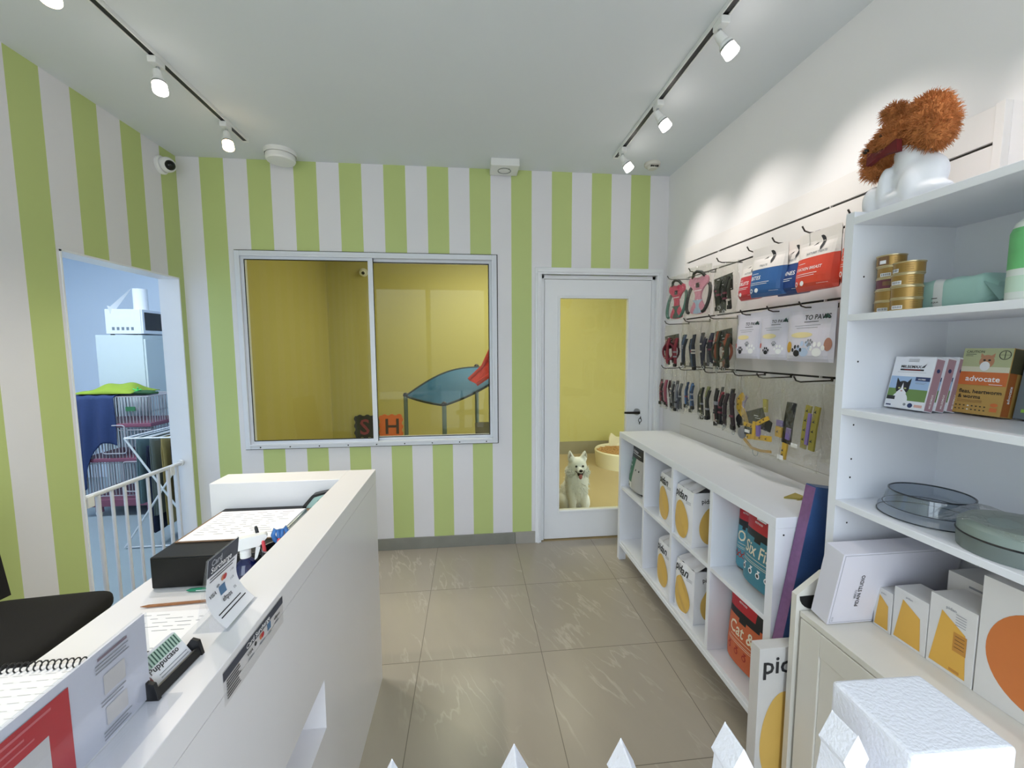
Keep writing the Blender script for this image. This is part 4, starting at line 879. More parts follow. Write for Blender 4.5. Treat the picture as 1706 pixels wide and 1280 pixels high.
ybox(1.021, 1.072, .126, .05, 'smallest white box with an amber panel on the cabinet', fine=False)
ybox(.928, 1.0175, .156, .085, 'middle sized white box with an amber panel on the cabinet', fine=False)
ybox(.823, .9255, .196, .10, 'largest white box with an amber panel and fine print', fine=True)
t = thing('plain_carton', 'plain white carton standing behind the amber panel boxes', 'box', (1.365, .985, Zb), NX); b = MB(); b.box(0, .15, 0, .11, 0, .214, CTN); b.rect(.05, .10, .19, .196, GREYINK, None, .0006); b.build('carton', t, bevel=.0008)
t = thing('orange_oval_box', 'white box with a big orange oval at the right edge of the cabinet', 'box', (1.235, .8195, Zb), NX)
b = MB(); b.box(0, .22, 0, .16, 0, .303, CTN); b.build('carton', t, bevel=.001)
b = MB(); b.oval(.112, .145, .096, .115, mat('orange_oval_print', '#c77339', .5), None, .0006, 44, .06); b.text('pidan', .085, .272, .012, GREYINK, None, .001); b.rect(.085, .115, .263, .2645, GREYINK, None, .001); b.build('print', t)

# bowls on the lowest open shelf
SMK = glass('smoky_plastic', '#e6eaee', .07, .03, .06, '#a9b1b8')
RIMM = mat('dark_rim', '#2c3138', .2)
t = thing('clear_pet_bowl', 'clear smoky plastic pet bowl on the lowest open shelf', 'pet bowl', (1.303, 1.000, 1.0605))
b = MB(); b.lathe([(.112, 0), (.110, .018), (.100, .026), (.090, .068), (.086, .068), (.094, .024), (.0, .020)], SMK, 44); b.build('bowl', t)
b = MB(); b.tube([(.0885*math.cos(a), .0885*math.sin(a), .069) for a in [k*PI/24 for k in range(48)]], .0022, RIMM, 6, closed=True); b.build('rim', t)
b = MB(); b.tube([(.112*math.cos(a), .112*math.sin(a), .0018) for a in [k*PI/24 for k in range(48)]], .0016, RIMM, 6, closed=True); b.tube([(.100*math.cos(a), .100*math.sin(a), .026) for a in [k*PI/24 for k in range(48)]], .0012, RIMM, 6, closed=True); b.build('foot_ring', t)
t = thing('covered_pet_bowl', 'grey green pet bowl under cling film at the right edge of its shelf', 'pet bowl', (1.272, .785, 1.0605))
GG = mat('grey_green_plastic', '#6c7674', .4); b = MB(); b.lathe([(0, 0), (.102, 0), (.104, .032), (.104, .036)], GG, 44); b.lathe([(.1035, .040), (.103, .060), (.090, .072), (.05, .076), (0, .077)], mat('pale_green_plastic', '#84928d', .3), 44); b.build('bowl', t)
b = MB(); b.lathe([(.1035, .0355), (.1062, .038), (.1035, .0405)], BLACK, 44); b.build('rim', t)
b = MB(); b.grid(lambda u, v: (.11*(2*u-1), .11*(2*v-1), .080+.006*math.sin(9*u+4*v)+.005*math.sin(13*v-7*u)-.02*max(0, (2*u-1)**2+(2*v-1)**2-.6)), 12, 12, CLR); b.build('film', t)
# medicine boxes
def medbox(x, y, label, w, h, d, lean, paint, spine, name='medicine_box', group=None):
    t = thing(name, label, 'medicine box', (x, y, 1.3545+d*math.sin(lean)), rot=(-lean, 0, NX), group=group)
    b = MB(); b.box(0, w, 0, d, 0, h, paint[0]); b.build('carton', t, bevel=.0006)
    b = MB(); b.M = Matrix.Translation((w, 0, 0)) @ Matrix.Rotation(PI/2, 4, 'Z'); spine(b, d, h); b.build('spine_print', t)
    b = MB(); paint[1](b, w, h); b.build('front_print', t); return t
MW = mat('white_carton', '#e6e7ef', .35); MAUVE = mat('mauve_spine', '#a98692', .4)
FUR1, SKYP, GRS = mat('white_cat_print', '#e9e9ee', .5), mat('sky_print', '#9fb9dc', .5), mat('grass_print', '#6c8a4c', .5)
def mil(b, w, h):
    b.rect(.002, w-.002, h*.16, h*.38, GRS, None, .0004); b.rect(.002, w-.002, h*.38, h*.62, SKYP, None, .0004); b.rect(.002, w-.002, h*.02, h*.16, MW, None, .0004)
    b.text('MILBEMAX', w*.20, h*.785, h*.075, INK, None, .001, sx=1.0); b.rect(w*.20, w*.78, h*.735, h*.765, INK, None, .0008); b.rect(w*.3, w*.7, h*.745, h*.753, RED, None, .0010)
    b.flat([(w*.70, h*.79), (w*.78, h*.80), (w*.82, h*.87), (w*.76, h*.83)], INK, None, .0009)
    for k in range(3): b.rect(w*.36, w*.62, h*(.95-.022*k), h*(.957-.022*k), GREYINK, None, .0008)
    b.rect(w*.15, w*.85, h*.70, h*.704, GREYINK, None, .0008)
    b.rect(w*.64, w*.98, h*.545, h*.62, mat('navy_print', '#2b3a66', .5), None, .0008); b.text('WORMS', w*.70, h*.565, h*.035, WPR, None, .0011); b.rect(w*.66, w*.92, h*.51, h*.516, GREYINK, None, .0008); b.rect(w*.66, w*.88, h*.49, h*.496, GREYINK, None, .0008)
    b.oval(w*.36, h*.16, w*.20, h*.16, FUR1, None, .0008); b.oval(w*.37, h*.40, w*.17, h*.13, INK, None, .0010)
    for s_ in (-1, 1): b.flat([(w*.37+s_*w*.06, h*.48), (w*.37+s_*w*.17, h*.43), (w*.37+s_*w*.18, h*.59)], INK, None, .0010)
    b.flat([(w*.37, h*.50), (w*.40, h*.38), (w*.50, h*.30), (w*.44, h*.24), (w*.30, h*.24), (w*.24, h*.30), (w*.34, h*.38)], FUR1, None, .0012); b.oval(w*.37, h*.335, .003, .002, mat('pink_nose', '#b98a8a'), None, .0015)
    for s_ in (-1, 1): b.oval(w*.37+s_*w*.075, h*.39, .0035, .002, mat('pale_eye', '#c7cc8a'), None, .0013)
    b.rect(w*.03, w*.24, h*.16, h*.23, INK, None, .0009); b.oval(w*.52, h*.085, .004, .004, GREYINK, None, .0009); b.oval(w*.66, h*.075, .007, .007, mat('navy_print', '#2b3a66'), None, .0009); b.rect(w*.76, w*.95, h*.05, h*.10, mat('pale_pink_print', '#d9a9a0', .5), None, .0009); b.rect(w*.05, w*.18, h*.04, h*.065, mat('navy_print', '#2b3a66'), None, .0009)
def mspine(b, d, h):
    b.rect(.002, d-.002, .002, h*.97, MAUVE, None, .0004); b.oval(d*.5, h*.76, d*.18, d*.20, mat('navy_print', '#2b3a66', .5), None, .0007); b.text('MILBEMAX', d*.66, h*.06, d*.30, WPR, None, .0008, rot=PI/2)
for k, lab in enumerate(('front white worming box with a black and white cat picture', 'second of the three worming boxes, only its mauve spine showing', 'rear of the three worming boxes with a mauve spine')):
    medbox(1.292+k*.0315, 1.140-.004*k, lab, .112, .158, .0295, .20, (MW, mil), mspine, group=None)
ORB, GLD = mat('orange_band_print', '#d0703c', .4), mat('gold_carton', '#bb9552', .4, var=.04)
def adv(b, w, h):
    b.rect(.001, w-.001, h*.62, h*.998, mat('meadow_print', '#b3b890', .5), None, .0004); b.rect(.001, w-.001, h*.64, h*.72, mat('pale_meadow_print', '#d5d3bd', .5), None, .0006); b.rect(.001, w-.001, h*.44, h*.64, ORB, None, .0007)
    b.text('advocate', w*.16, h*.50, h*.115, WPR, None, .001, sx=1.0)
    b.text('fleas, heartworm', w*.08, h*.315, h*.082, INK, None, .001, sx=.92); b.text('& worms', w*.08, h*.235, h*.082, INK, None, .001, sx=.92)
    b.text('CAUTION', w*.06, h*.93, h*.05, INK, None, .001); b.rect(w*.06, w*.28, h*.905, h*.912, INK, None, .0009); b.rect(w*.06, w*.22, h*.88, h*.887, INK, None, .0009)
    b.oval(w*.52, h*.80, w*.15, h*.10, mat('ginger_cat_print', '#b98566', .5), None, .0008); b.oval(w*.50, h*.73, w*.10, h*.07, FUR1, None, .001)
    for s_ in (-1, 1): b.flat([(w*.52+s_*w*.05, h*.88), (w*.52+s_*w*.14, h*.86), (w*.52+s_*w*.14, h*.925)], mat('ginger_cat_print', '#b98566'), None, .0009); b.oval(w*.52+s_*w*.05, h*.82, .003, .0025, INK, None, .0011)
    n = 22; b.add([((w*.85+r_*math.cos(2*PI*k/n)), -.0009, h*.90+r_*math.sin(2*PI*k/n)) for r_ in (.0125, .0108) for k in range(n)], [(k, (k+1) % n, n+(k+1) % n, n+k) for k in range(n)], INK)
    b.rect(w*.85-.011, w*.85+.011, h*.898, h*.902, INK, None, .0009); b.rect(w*.85-.0008, w*.85+.0008, h*.90-.010, h*.90+.010, INK, None, .0009)
    for k in range(8):
        for r_ in range(2): b.oval(w*(.08+.085*k), h*(.12-.055*r_), .0025, .0016, INK if k != 3 else WPR, None, .0009, 8)
    for k in range(3): b.rect(w*.08, w*.6, h*(.205-.015*k), h*(.208-.015*k), mat('brown_print', '#6b4a28', .6), None, .0009)
    b.rect(w*.66, w*.92, h*.455, h*.462, WPR, None, .001); b.oval(w*.85, h*.16, .008, .005, ORB, None, .0009); b.rect(w*.78, w*.92, h*.06, h*.12, ORB, None, .0009)
def aspine(b, d, h):
    b.rect(.001, d-.001, h*.64, h*.99, mat('dark_meadow_print', '#4e4a34', .5), None, .0004); b.rect(.001, d*.6, .002, h*.64, mat('dark_orange_print', '#a75f2e', .5), None, .0004); b.text('advocate', d*.45, h*.2, d*.32, WPR, None, .0007, rot=PI/2)
medbox(1.375, 1.022, 'gold and orange flea treatment box with a cat picture', .108, .182, .040, .15, (GLD, adv), aspine)
def gry(b, w, h):
    b.text('CAUTION', w*.06, h*.88, h*.05, WPR, None, .001); b.oval(w*.30, h*.45, w*.16, h*.15, mat('lime_print', '#8fbf4a', .5), None, .0006); b.flat([(w*.26, h*.38), (w*.33, h*.38), (w*.36, h*.55), (w*.30, h*.50), (w*.25, h*.54)], INK, None, .001); b.rect(w*.12, w*.9, h*.10, h*.15, mat('lime_print', '#8fbf4a'), None, .0006); b.rect(w*.08, w*.4, h*.68, h*.72, mat('lime_print', '#8fbf4a'), None, .0006)
medbox(1.400, .905, 'slate grey medicine box with lime print at the right edge', .11, .168, .035, .15, (mat('slate_carton', '#69737c', .4), gry), lambda b, d, h: b.rect(.003, d-.003, .01, h*.9, GREYINK, None, .0004))

# cans, wipes and bottle on the upper shelf
GOLD = mat('gold_tin', '#a5834a', .36, .6, .15, 30); GOLD2 = mat('pale_tin_rim', '#c9b78f', .3, .8)
LB = [mat('can_label_brown', '#7a5a3c', .4), mat('can_label_wine', '#6b3440', .4), GOLD]
def can(x, y, z, label, style, rz):
    t = thing('pet_food_can', label, 'can', (x, y, z), rz, 'two stacks of gold pet food cans')
    b = MB(); b.lathe([(0, .001), (.0325, .001), (.034, .0), (.0345, .002), (.0335, .004), (.0335, .0295), (.0352, .031), (.0352, .0333), (.033, .0333), (.032, .031), (0, .031)], None, 40, matf=lambda i: GOLD2 if i in (1, 2, 3, 5, 6, 7, 8, 9) else (GOLD if style != 1 else LB[1])); b.build('tin', t)
    b = MB()
    def wr(x_, z_): return -math.sqrt(max(0, .0337**2-x_*x_))
    if style == 0: b.rect(-.028, -.004, .005, .029, LB[0], wr, .0003); b.rect(-.024, -.010, .008, .018, PAPER, wr, .0006)
    if style == 1: b.rect(-.026, .02, .012, .024, LB[0], wr, .0003); b.rect(-.006, .010, .013, .021, PAPER, wr, .0006)
    if style == 2: b.rect(-.028, -.006, .005, .015, PAPER, wr, .0003)
    if style == 3: b.oval(.004, .017, .007, .009, LB[1], wr, .0004)
    if style == 2:
        for k in range(6): b.rect(-.026+k*.0032, -.0246+k*.0032, .007, .0135, INK, wr, .0006)
    for k in range(3): b.rect(.008, .024, .010+k*.006, .0115+k*.006, mat('tan_print', '#8a6a36', .5), wr, .0004)
    b.build('label', t); return t
ord_ = ('bottom', 'second from bottom', 'middle', 'second from top', 'top')
for k, st in enumerate((2, 3, 1, 2, 0)): can(1.248+.002*(k % 2), 1.108+.0015*k*0+.002*math.sin(k*2), 1.6455+k*.0338, f'gold pet food can, {ord_[k]} of the taller left stack', st, -.75+.2*math.sin(k))
for k, st in enumerate((2, 4, 2, 2)): can(1.222+.002*(k % 2), 1.038+.002*math.sin(k), 1.6455+k*.0338, f'gold pet food can, {("bottom", "second from bottom", "third from bottom", "top")[k]} of the shorter right stack', st, -.9+.5*math.sin(k*1.7))
AQ = mat('aqua_film', '#a9cfc9', .38, var=.05)
t = thing('wipes_pack', 'aqua soft pack of wipes beside the stacked cans', 'wipes pack', (1.312, 1.075, 1.6455), NX)
b = MB()
def wp(u, v):
    a = 2*PI*v; e_ = 1-max(0, abs(2*u-1)-.82)/.18*.55; sx_ = math.copysign(abs(math.cos(a))**.4, math.cos(a)); sz_ = math.copysign(abs(math.sin(a))**.35, math.sin(a))
    return (.19*u, .046*sx_*e_, .042+.041*sz_*e_+.0015*math.sin(23*u))
b.grid(wp, 26, 24, AQ); b.add([wp(0, k/24) for k in range(24)], [tuple(range(24))], AQ); b.add([wp(1, k/24) for k in range(24)], [tuple(range(24))[::-1]], AQ); b.build('pack', t)
b = MB(); b.grid(lambda u, v: (lambda p: (p[0], p[1]*1.012-.0002, (p[2]-.042)*1.012+.0421))(wp(.36+.12*u, .30+.42*v)), 4, 14, mat('pale_band', '#dfe3e6', .4)); b.build('band', t)
b = MB(); b.rect(.066, .080, .030, .032, INK, None, .0475); b.text('AQUA', .066, .018, .006, INK, None, .0475); b.build('print', t)
b = MB(); b.grid(lambda u, v: (.176+.034*u, -.044+.088*v, .012+.058*(1-u)*.85+.010*math.sin(v*PI)), 5, 6, AQ); b.build('folded_end', t)
t = thing('pump_bottle', 'white bottle with a green label at the right edge of the upper shelf', 'bottle', (1.235, .790, 1.6455))
b = MB(); b.lathe([(0, .0), (.034, 0), (.037, .006), (.037, .150), (.030, .172), (.015, .186), (.015, .196), (0, .196)], mat('milky_plastic', '#dfe6e2', .35), 32); b.build('bottle', t)
b = MB(); b.lathe([(.0373, .07), (.0373, .150), (.034, .160)], mat('green_label_print', '#6fbf7c', .45, var=.2, scale=25), 32); b.lathe([(.0374, .02), (.0374, .055)], mat('pale_label_print', '#c6dfcd', .5), 32); b.build('label', t)
b = MB(); b.lathe([(.0165, .190), (.0165, .235), (.013, .240), (0, .240)], WPL, 24); b.build('cap', t)

# grooming model on top of the shelf unit
t = thing('dog_mannequin', 'white dog mannequin with curly ginger head and red bow tie on the tall shelf', 'dog mannequin', (1.255, 1.088, 1.9525))
t.scale = (.84, .84, .86)
PLW = mat('white_model_plastic', '#e6e8ef', .4, var=.015)
def blobs(parts, name, parent, vox, smooth=6, disp=None):
    """overlapping volumes fused into one continuous skin"""
    b = MB()
    for p in parts:
        if not isinstance(p[0], list): b.ell(p[0], p[1], p[2], 20, 12)
        else: b.tube(p[0], p[1], p[2], 12)
    o = b.build(name, parent); r = o.modifiers.new('fuse', 'REMESH'); r.mode = 'VOXEL'; r.voxel_size = vox; r.use_smooth_shade = True
    s_ = o.modifiers.new('soften', 'SMOOTH'); s_.iterations = smooth; s_.factor = .5
    if disp:
        tx = bpy.data.textures.new(name+'_curl', 'CLOUDS'); tx.noise_scale = disp[1]; d_ = o.modifiers.new('curl', 'DISPLACE'); d_.texture = tx; d_.strength = disp[0]
    return o
blobs([((0, 0, .022), (.062, .135, .034), PLW), ((.004, -.030, .075), (.056, .085, .075), PLW), ((.0, -.018, .13), (.048, .056, .065), PLW), ((-.006, -.005, .165), (.040, .042, .035), PLW), ((-.030, .085, .035), (.034, .036, .055), PLW), ((-.036, .040, .060), (.028, .022, .075), PLW), ((-.036, -.040, .045), (.030, .034, .06), PLW)], 'body', t, .006, 10)
GING = mat('ginger_fur', '#bb7843', .95, var=.30, scale=30)
def tufts(b, c, r, n, L, m, up=.2, rad=.0022):
    for _ in range(n):
        d = Vector((random.gauss(0, 1), random.gauss(0, 1), random.gauss(0, 1))).normalized(); p = Vector(c)+Vector((d.x*r[0], d.y*r[1], d.z*r[2]))*.95
        q = d+Vector((random.uniform(-.7, .7), random.uniform(-.7, .7), random.uniform(-.7, .7)+up)); q.normalize(); l_ = L*random.uniform(.5, 1.2)
        b.tube([p, p+q*l_*.6, p+q*l_+Vector((0, 0, -.15*l_))], [rad, rad*.8, .0003], m, 3, False)
HB = [((-.005, .030, .228), (.060, .072, .068)), ((.0, -.060, .225), (.056, .062, .078)), ((.005, -.045, .285), (.045, .050, .035)), ((-.030, .080, .200), (.038, .042, .045)), ((-.018, .098, .162), (.032, .036, .042)), ((-.012, .050, .318), (.026, .030, .024)), ((-.04, .03, .215), (.034, .045, .034)), ((-.01, -.085, .20), (.045, .04, .055))]
hd = blobs([(c_, r_, GING) for c_, r_ in HB], 'curly_head', t, .007, 2, (.022, .02))
random.seed(4); b = MB()
for c_, r_ in HB: tufts(b, c_, r_, int(9000*(r_[0]*r_[1]+r_[1]*r_[2])**.5*2), .022, GING, .1, .0011)
b.build('fur_tuft', hd)
b = MB(); b.ell((-.072, .090, .208), (.009, .010, .008), mat('nose_black', '#1d1512', .4)); b.build('nose', hd)
b = MB(); b.tube([(-.066, .085, .190), (-.074, .045, .186), (-.064, .005, .192)], .004, mat('dark_ginger', '#5f3519', .9), 6); b.build('mouth', hd)
b = MB(); b.ell((-.068, .040, .238), (.006, .007, .007), mat('nose_black', '#1d1512')); b.build('eye', hd)
RB = mat('red_bow_cloth', '#5f1114', .7, var=.15, scale=60); b = MB()
b.prism([(.078, .196), (.080, .152), (.036, .168), (.036, .180)], 'x', -.078, -.058, RB); b.prism([(-.022, .200), (-.026, .158), (.026, .168), (.026, .182)], 'x', -.078, -.058, RB); b.ell((-.068, .031, .175), (.014, .030, .013), RB)
b.build('bow_tie', t, bevel=.004)

# ------------------------------------------------------------------ white fence in the foreground
FW = mat('white_fence_paint', '#e9ebf4', .45, bump=.25, bscale=160, var=.015)
t = thing('picket_fence', 'white picket fence along the bottom edge of the picture', 'fence', (.24, .53, 0))
def picket(x, h, w=.068):
    hw = w/2; pr = [(-hw, .03), (-hw, h-.145), (-hw*.72, h-.115), (-.0185, h-.075), (-.0165, h-.052), (-.0215, h-.042), (0, h), (.0215, h-.042), (.0165, h-.052), (.0185, h-.075), (hw*.72, h-.115), (hw, h-.145), (hw, .03)]
    b = MB(); b.M = Matrix.Translation((x-.24, 0, 0)); b.prism(pr[::-1], 'y', -.022, .022, FW); b.build('picket', t, bevel=.004)
for x, h in ((-.119, .957), (.058, .961), (.222, .952), (.391, .961), (.575, .962)): picket(x, h)
for z in (.20, .62):
    b = MB(); b.M = Matrix.Translation((-.24, 0, 0)); b.box(-.20, .622, .022, .044, z, z+.07, FW); b.build('rail', t, bevel=.003)
for x in (-.14, .585):
    b = MB(); b.box(x-.24-.035, x-.24+.035, -.03, .06, 0, .03, FW); b.build('foot', t, bevel=.003)
t = thing('fence_post_block', 'chunky rough white block post at the end of the picket fence', 'post', (.722, .547, 0), -.03)
b = MB(); b.box(-.085, .085, -.070, .070, 0, .95, FW); b.build('block', t, bevel=.007, bseg=3)
# ================================================================== PLAYROOM CONTENTS
DF = mat('white_dog_fur', '#e6e6e4', .95, var=.05, scale=40)
t = thing('dog', 'white fluffy dog with open mouth sitting behind the glass door', 'dog', (.968, 3.56, 0))
BP = [((0, .03, .27), (.105, .105, .17), DF), ((0, .02, .34), (.112, .10, .10), DF), ((.0, .17, .15), (.125, .15, .15), DF), ((0, .01, .47), (.088, .085, .085), DF), ((-.045, .0, .425), (.05, .055, .05), DF), ((.045, .0, .425), (.05, .055, .05), DF), ((0, -.075, .452), (.033, .05, .028), DF), ((0, -.062, .410), (.026, .038, .018), DF), ((-.10, .13, .09), (.055, .10, .09), DF), ((.10, .13, .09), (.055, .10, .09), DF),
      ([(-.052, -.01, .30), (-.052, -.035, .15), (-.052, -.045, .03)], [.05, .034, .028], DF), ([(.052, -.01, .30), (.052, -.035, .15), (.052, -.045, .03)], [.05, .034, .028], DF), ((-.052, -.065, .022), (.032, .045, .022), DF), ((.052, -.065, .022), (.032, .045, .022), DF), ((-.11, .04, .025), (.032, .06, .024), DF), ((.11, .04, .025), (.032, .06, .024), DF),
      ([(-.055, .01, .53), (-.066, .012, .575), (-.072, .015, .618)], [.036, .026, .006], DF), ([(.055, .01, .53), (.066, .012, .575), (.072, .015, .612)], [.036, .026, .006], DF), ([(0, .30, .10), (.06, .36, .22), (.02, .33, .33), (-.02, .26, .36)], [.05, .06, .06, .04], DF)]
dg = blobs(BP, 'body', t, .009, 4)
random.seed(9); b = MB()
for c_, r_ in (((0, .02, .30), (.108, .102, .16)), ((-.05, 0, .42), (.05, .05, .05)), ((.05, 0, .42), (.05, .05, .05)), ((0, .17, .15), (.125, .15, .14))): tufts(b, c_, r_, 420, .03, DF, -.5, .003)
b.build('fur_tuft', dg)
for s_ in (-1, 1):
    b = MB(); b.ell((s_*.031, -.072, .489), (.0105, .008, .010), mat('eye_black', '#0f0d0c', .15)); b.build('eye', t)
    b = MB(); b.prism([(s_*.050, .555), (s_*.083, .55), (s_*.072, .602)], 'y', -.014, -.010, mat('ear_grey_pink', '#a9a19a', .9)); b.build('inner_ear', t)
b = MB(); b.ell((0, -.122, .462), (.017, .012, .013), mat('nose_black', '#1d1512', .4)); b.build('nose', t)
b = MB(); b.ell((0, -.096, .424), (.027, .018, .019), mat('mouth_dark', '#2a1614', .6)); b.tube([(-.040, -.082, .452), (-.028, -.104, .438), (0, -.118, .437), (.028, -.104, .438), (.040, -.082, .452)], .0035, mat('mouth_dark', '#2a1614'), 6); b.build('mouth', t)
b = MB(); b.ell((0, -.108, .408), (.017, .009, .026), mat('tongue_pink', '#b06a6c', .45)); b.build('tongue', t)
t = thing('pellet_tub', 'round cream tub filled with pellets on the playroom floor behind the dog', 'tub', (1.98, 5.12, 0))
CR = mat('cream_plastic', '#dcd2b0', .45); b = MB(); b.lathe([(0, .004), (.30, .004), (.325, .0), (.345, .20), (.335, .215), (.325, .20), (.305, .03), (0, .03)], CR, 48); b.build('tub', t)
b = MB(); b.prism(rounded([(-.05, .18), (.18, .18), (.18, .30), (.06, .30), (-.02, .365), (-.05, .30)], .02, 3), 'y', .32, .345, CR); b.build('raised_edge', t, bevel=.004)
random.seed(2); PE = mat('wood_pellets', '#b78d56', .8, var=.3, scale=120); b = MB(); b.lathe([(0, .172), (.326, .168)], PE, 40)
for _ in range(700):
    a, r_ = random.random()*2*PI, .315*math.sqrt(random.random()); an = random.random()*PI; p = Vector((r_*math.cos(a), r_*math.sin(a), .172+random.random()*.012)); q = Vector((math.cos(an), math.sin(an), random.uniform(-.3, .3)))*.014
    b.tube([p-q, p+q], .006, PE, 5)
pl = b.build('pellets', t); pl['kind'] = 'stuff'
# play frame with blue arched ramp and red slide
PG = mat('grey_green_post', '#6f7f78', .45); BC_ = mat('blue_play_cloth', '#2c6086', .5, var=.06); RS = mat('red_slide_plastic', '#c8372f', .35)
t = thing('play_frame', 'grey post play frame with an arched blue ramp and red slide behind the window', 'play frame', (-.26, 3.95, 0))
A_, B_, C_, D_ = Vector((-.685, 4.40, 1.045)), Vector((-.252, 3.95, 1.0)), Vector((.075, 4.62, 1.335)), Vector((.205, 4.05, 1.255))
def ramp(u, v):
    lo = A_.lerp(B_, v); hi = (C_+Vector((.10, 0, 0))).lerp(D_+Vector((.10, 0, 0)), v); p = lo.lerp(hi, u); p.z += .10*math.sin(u*PI)*(1-.65*v)-.06*v*math.sin(u*PI)-.012*math.sin(v*PI); return p-Vector((-.26, 3.95, 0))
b = MB(); b.grid(ramp, 18, 10, BC_); b.grid(lambda u, v: ramp(1-u, v)+Vector((0, 0, -.012)), 18, 10, BC_); b.build('ramp_cloth', t)
b = MB(); DG = mat('dark_edge_binding', '#26302e', .6)
for v in (0, 1): b.tube([ramp(k/18, v) for k in range(19)], .011, DG, 7)
b.tube([ramp(0, k/10) for k in range(11)], .011, DG, 7); b.build('edge_binding', t)
for P in (A_, B_, C_, D_):
    b = MB(); p = P-Vector((-.26, 3.95, 0)); b.tube([(p.x, p.y, 0), (p.x, p.y, P.z)], .022, PG, 12); po = b.build('post', t); b = MB(); b.ell((p.x, p.y, P.z+.012), (.028, .028, .026), DARKMETAL, 14, 9); b.build('knob', po)
b = MB(); o_ = Vector((-.26, 3.95, 0))
b.add([tuple(Vector(p)-o_) for p in ((-.01, 4.02, 1.235), (.06, 3.95, 1.205), (.42, 3.95, 1.45), (.42, 4.10, 1.72), (.30, 4.10, 1.72), (.13, 4.06, 1.36))], [(0, 1, 2, 3, 4, 5)], RS)
b.add([tuple(Vector(p)-o_+Vector((0, .04, 0))) for p in ((-.01, 4.02, 1.235), (.06, 3.95, 1.205), (.42, 3.95, 1.45), (.42, 4.10, 1.72), (.30, 4.10, 1.72), (.13, 4.06, 1.36))], [(5, 4, 3, 2, 1, 0)], RS)
b.tube([tuple(Vector(p)-o_) for p in ((-.01, 4.03, 1.24), (.13, 4.07, 1.37), (.30, 4.11, 1.73))], .02, RS, 8); b.tube([tuple(Vector(p)-o_) for p in ((.06, 3.96, 1.20), (.42, 3.96, 1.44))], .022, RS, 8); b.build('slide', t)
# foam puzzle mats standing against the far wall
def foam(x, z, m, letter, label):
    t = thing('foam_mat', label, 'foam mat', (x, 5.705, z), rot=(-.03, 0, 0), group='foam puzzle mats against the playroom wall'); s = .295; pts = []
    for side in range(4):
        for k in range(13):
            u = k/12; off = .016 if (k % 4 in (1, 2)) else 0
            q = {0: (u*s, -off), 1: (s+off, u*s), 2: (s-u*s, s+off), 3: (-off, s-u*s)}[side]; pts.append(q)
    b = MB(); b.prism(pts, 'y', 0, .014, m); b.build('mat', t)
    b = MB(); b.text(letter, .055, .04, .30, mat('foam_maroon', '#8c3b44', .8) if m.name == 'foam_black' else mat('foam_brown', '#4b3a30', .8), None, .001); b.build('letter', t); return t
FB, FO = mat('foam_black', '#2b2a24', .85), mat('foam_orange', '#d8703a', .8)
foam(-1.575, .005, FO, 'U', 'orange foam mat standing under the black one'); foam(-1.245, .005, FB, 'S', 'black foam mat standing under the orange one')
foam(-1.575, .335, FB, 'S', 'black foam puzzle mat with a red letter low in the window'); foam(-1.245, .335, FO, 'H', 'orange foam puzzle mat low in the window beside the black one')
t = thing('pet_step', 'low black raised step at the right window edge in the playroom', 'step', (.27, 3.55, 0))
b = MB(); b.prism(rounded([(-.23, -.25), (.25, -.25), (.25, .25), (-.23, .25)], .05, 4), 'z', .82, .855, BLACK); b.build('top', t, bevel=.006)
for x in (-.17, .2):
    for y in (-.2, .2): MB().tube([(x, y, .03), (x, y, .82)], .018, DARKMETAL, 8).build('leg', t)
b = MB(); b.box(-.24, .26, -.26, .26, .70, .74, BLACK); b.build('lower_board', t, bevel=.006); MB().box(-.2, .23, -.23, .23, 0, .03, BLACK).build('base', t, bevel=.004)
t = thing('playroom_camera', 'small white dome camera high on the yellow playroom wall', 'camera', (-1.40, KY, 2.57))
b = MB(); b.M = Matrix.Rotation(PI/2, 4, 'X'); b.lathe([(0, 0), (.055, 0), (.055, .02), (0, .022)], WPL, 24); b.build('mount', t); b = MB(); b.ell((0, -.05, -.01), (.048, .048, .048), WPL); b.build('ball', t); b = MB(); b.ell((.01, -.085, -.02), (.022, .022, .022), mat('black_gloss', '#08080a', .12)); b.build('lens', t)

# ================================================================== LAUNDRY CONTENTS
# baby gate in the doorway
GW = mat('white_gate_metal', '#d9dbe0', .4)
t = thing('safety_gate', 'white barred safety gate across the open doorway', 'gate', (-2.03, 2.245, 0))
b = MB()
L_ = .79; b.tube([(0, .012, .768), (0, L_-.015, .752)], .013, GW, 10); b.build('top_rail', t)
MB().tube([(0, .012, .06), (0, L_-.015, .06)], .013, GW, 10).build('bottom_rail', t)
for k in range(9):
    y = .05+k*(L_-.10)/8; MB().tube([(0, y, .06), (0, y, .766-.0162*y/L_)], .0115 if k in (1, 7) else .0085, GW, 8).build('bar', t)
for y in (.0, L_-.022): b = MB(); b.tube([(0, y+.002, .76-.008*y), (0, y+.018, .76-.008*y)], .022, WPL, 14); b.tube([(0, y+.002, .06), (0, y+.018, .06)], .022, WPL, 14); b.build('wall_cup', t)
b = MB(); b.box(-.016, .016, .06, .10, .71, .772, WPL); b.build('latch', t, bevel=.004); b = MB(); b.box(-.016, .016, .66, .70, .695, .76, WPL); b.build('latch', t, bevel=.004)
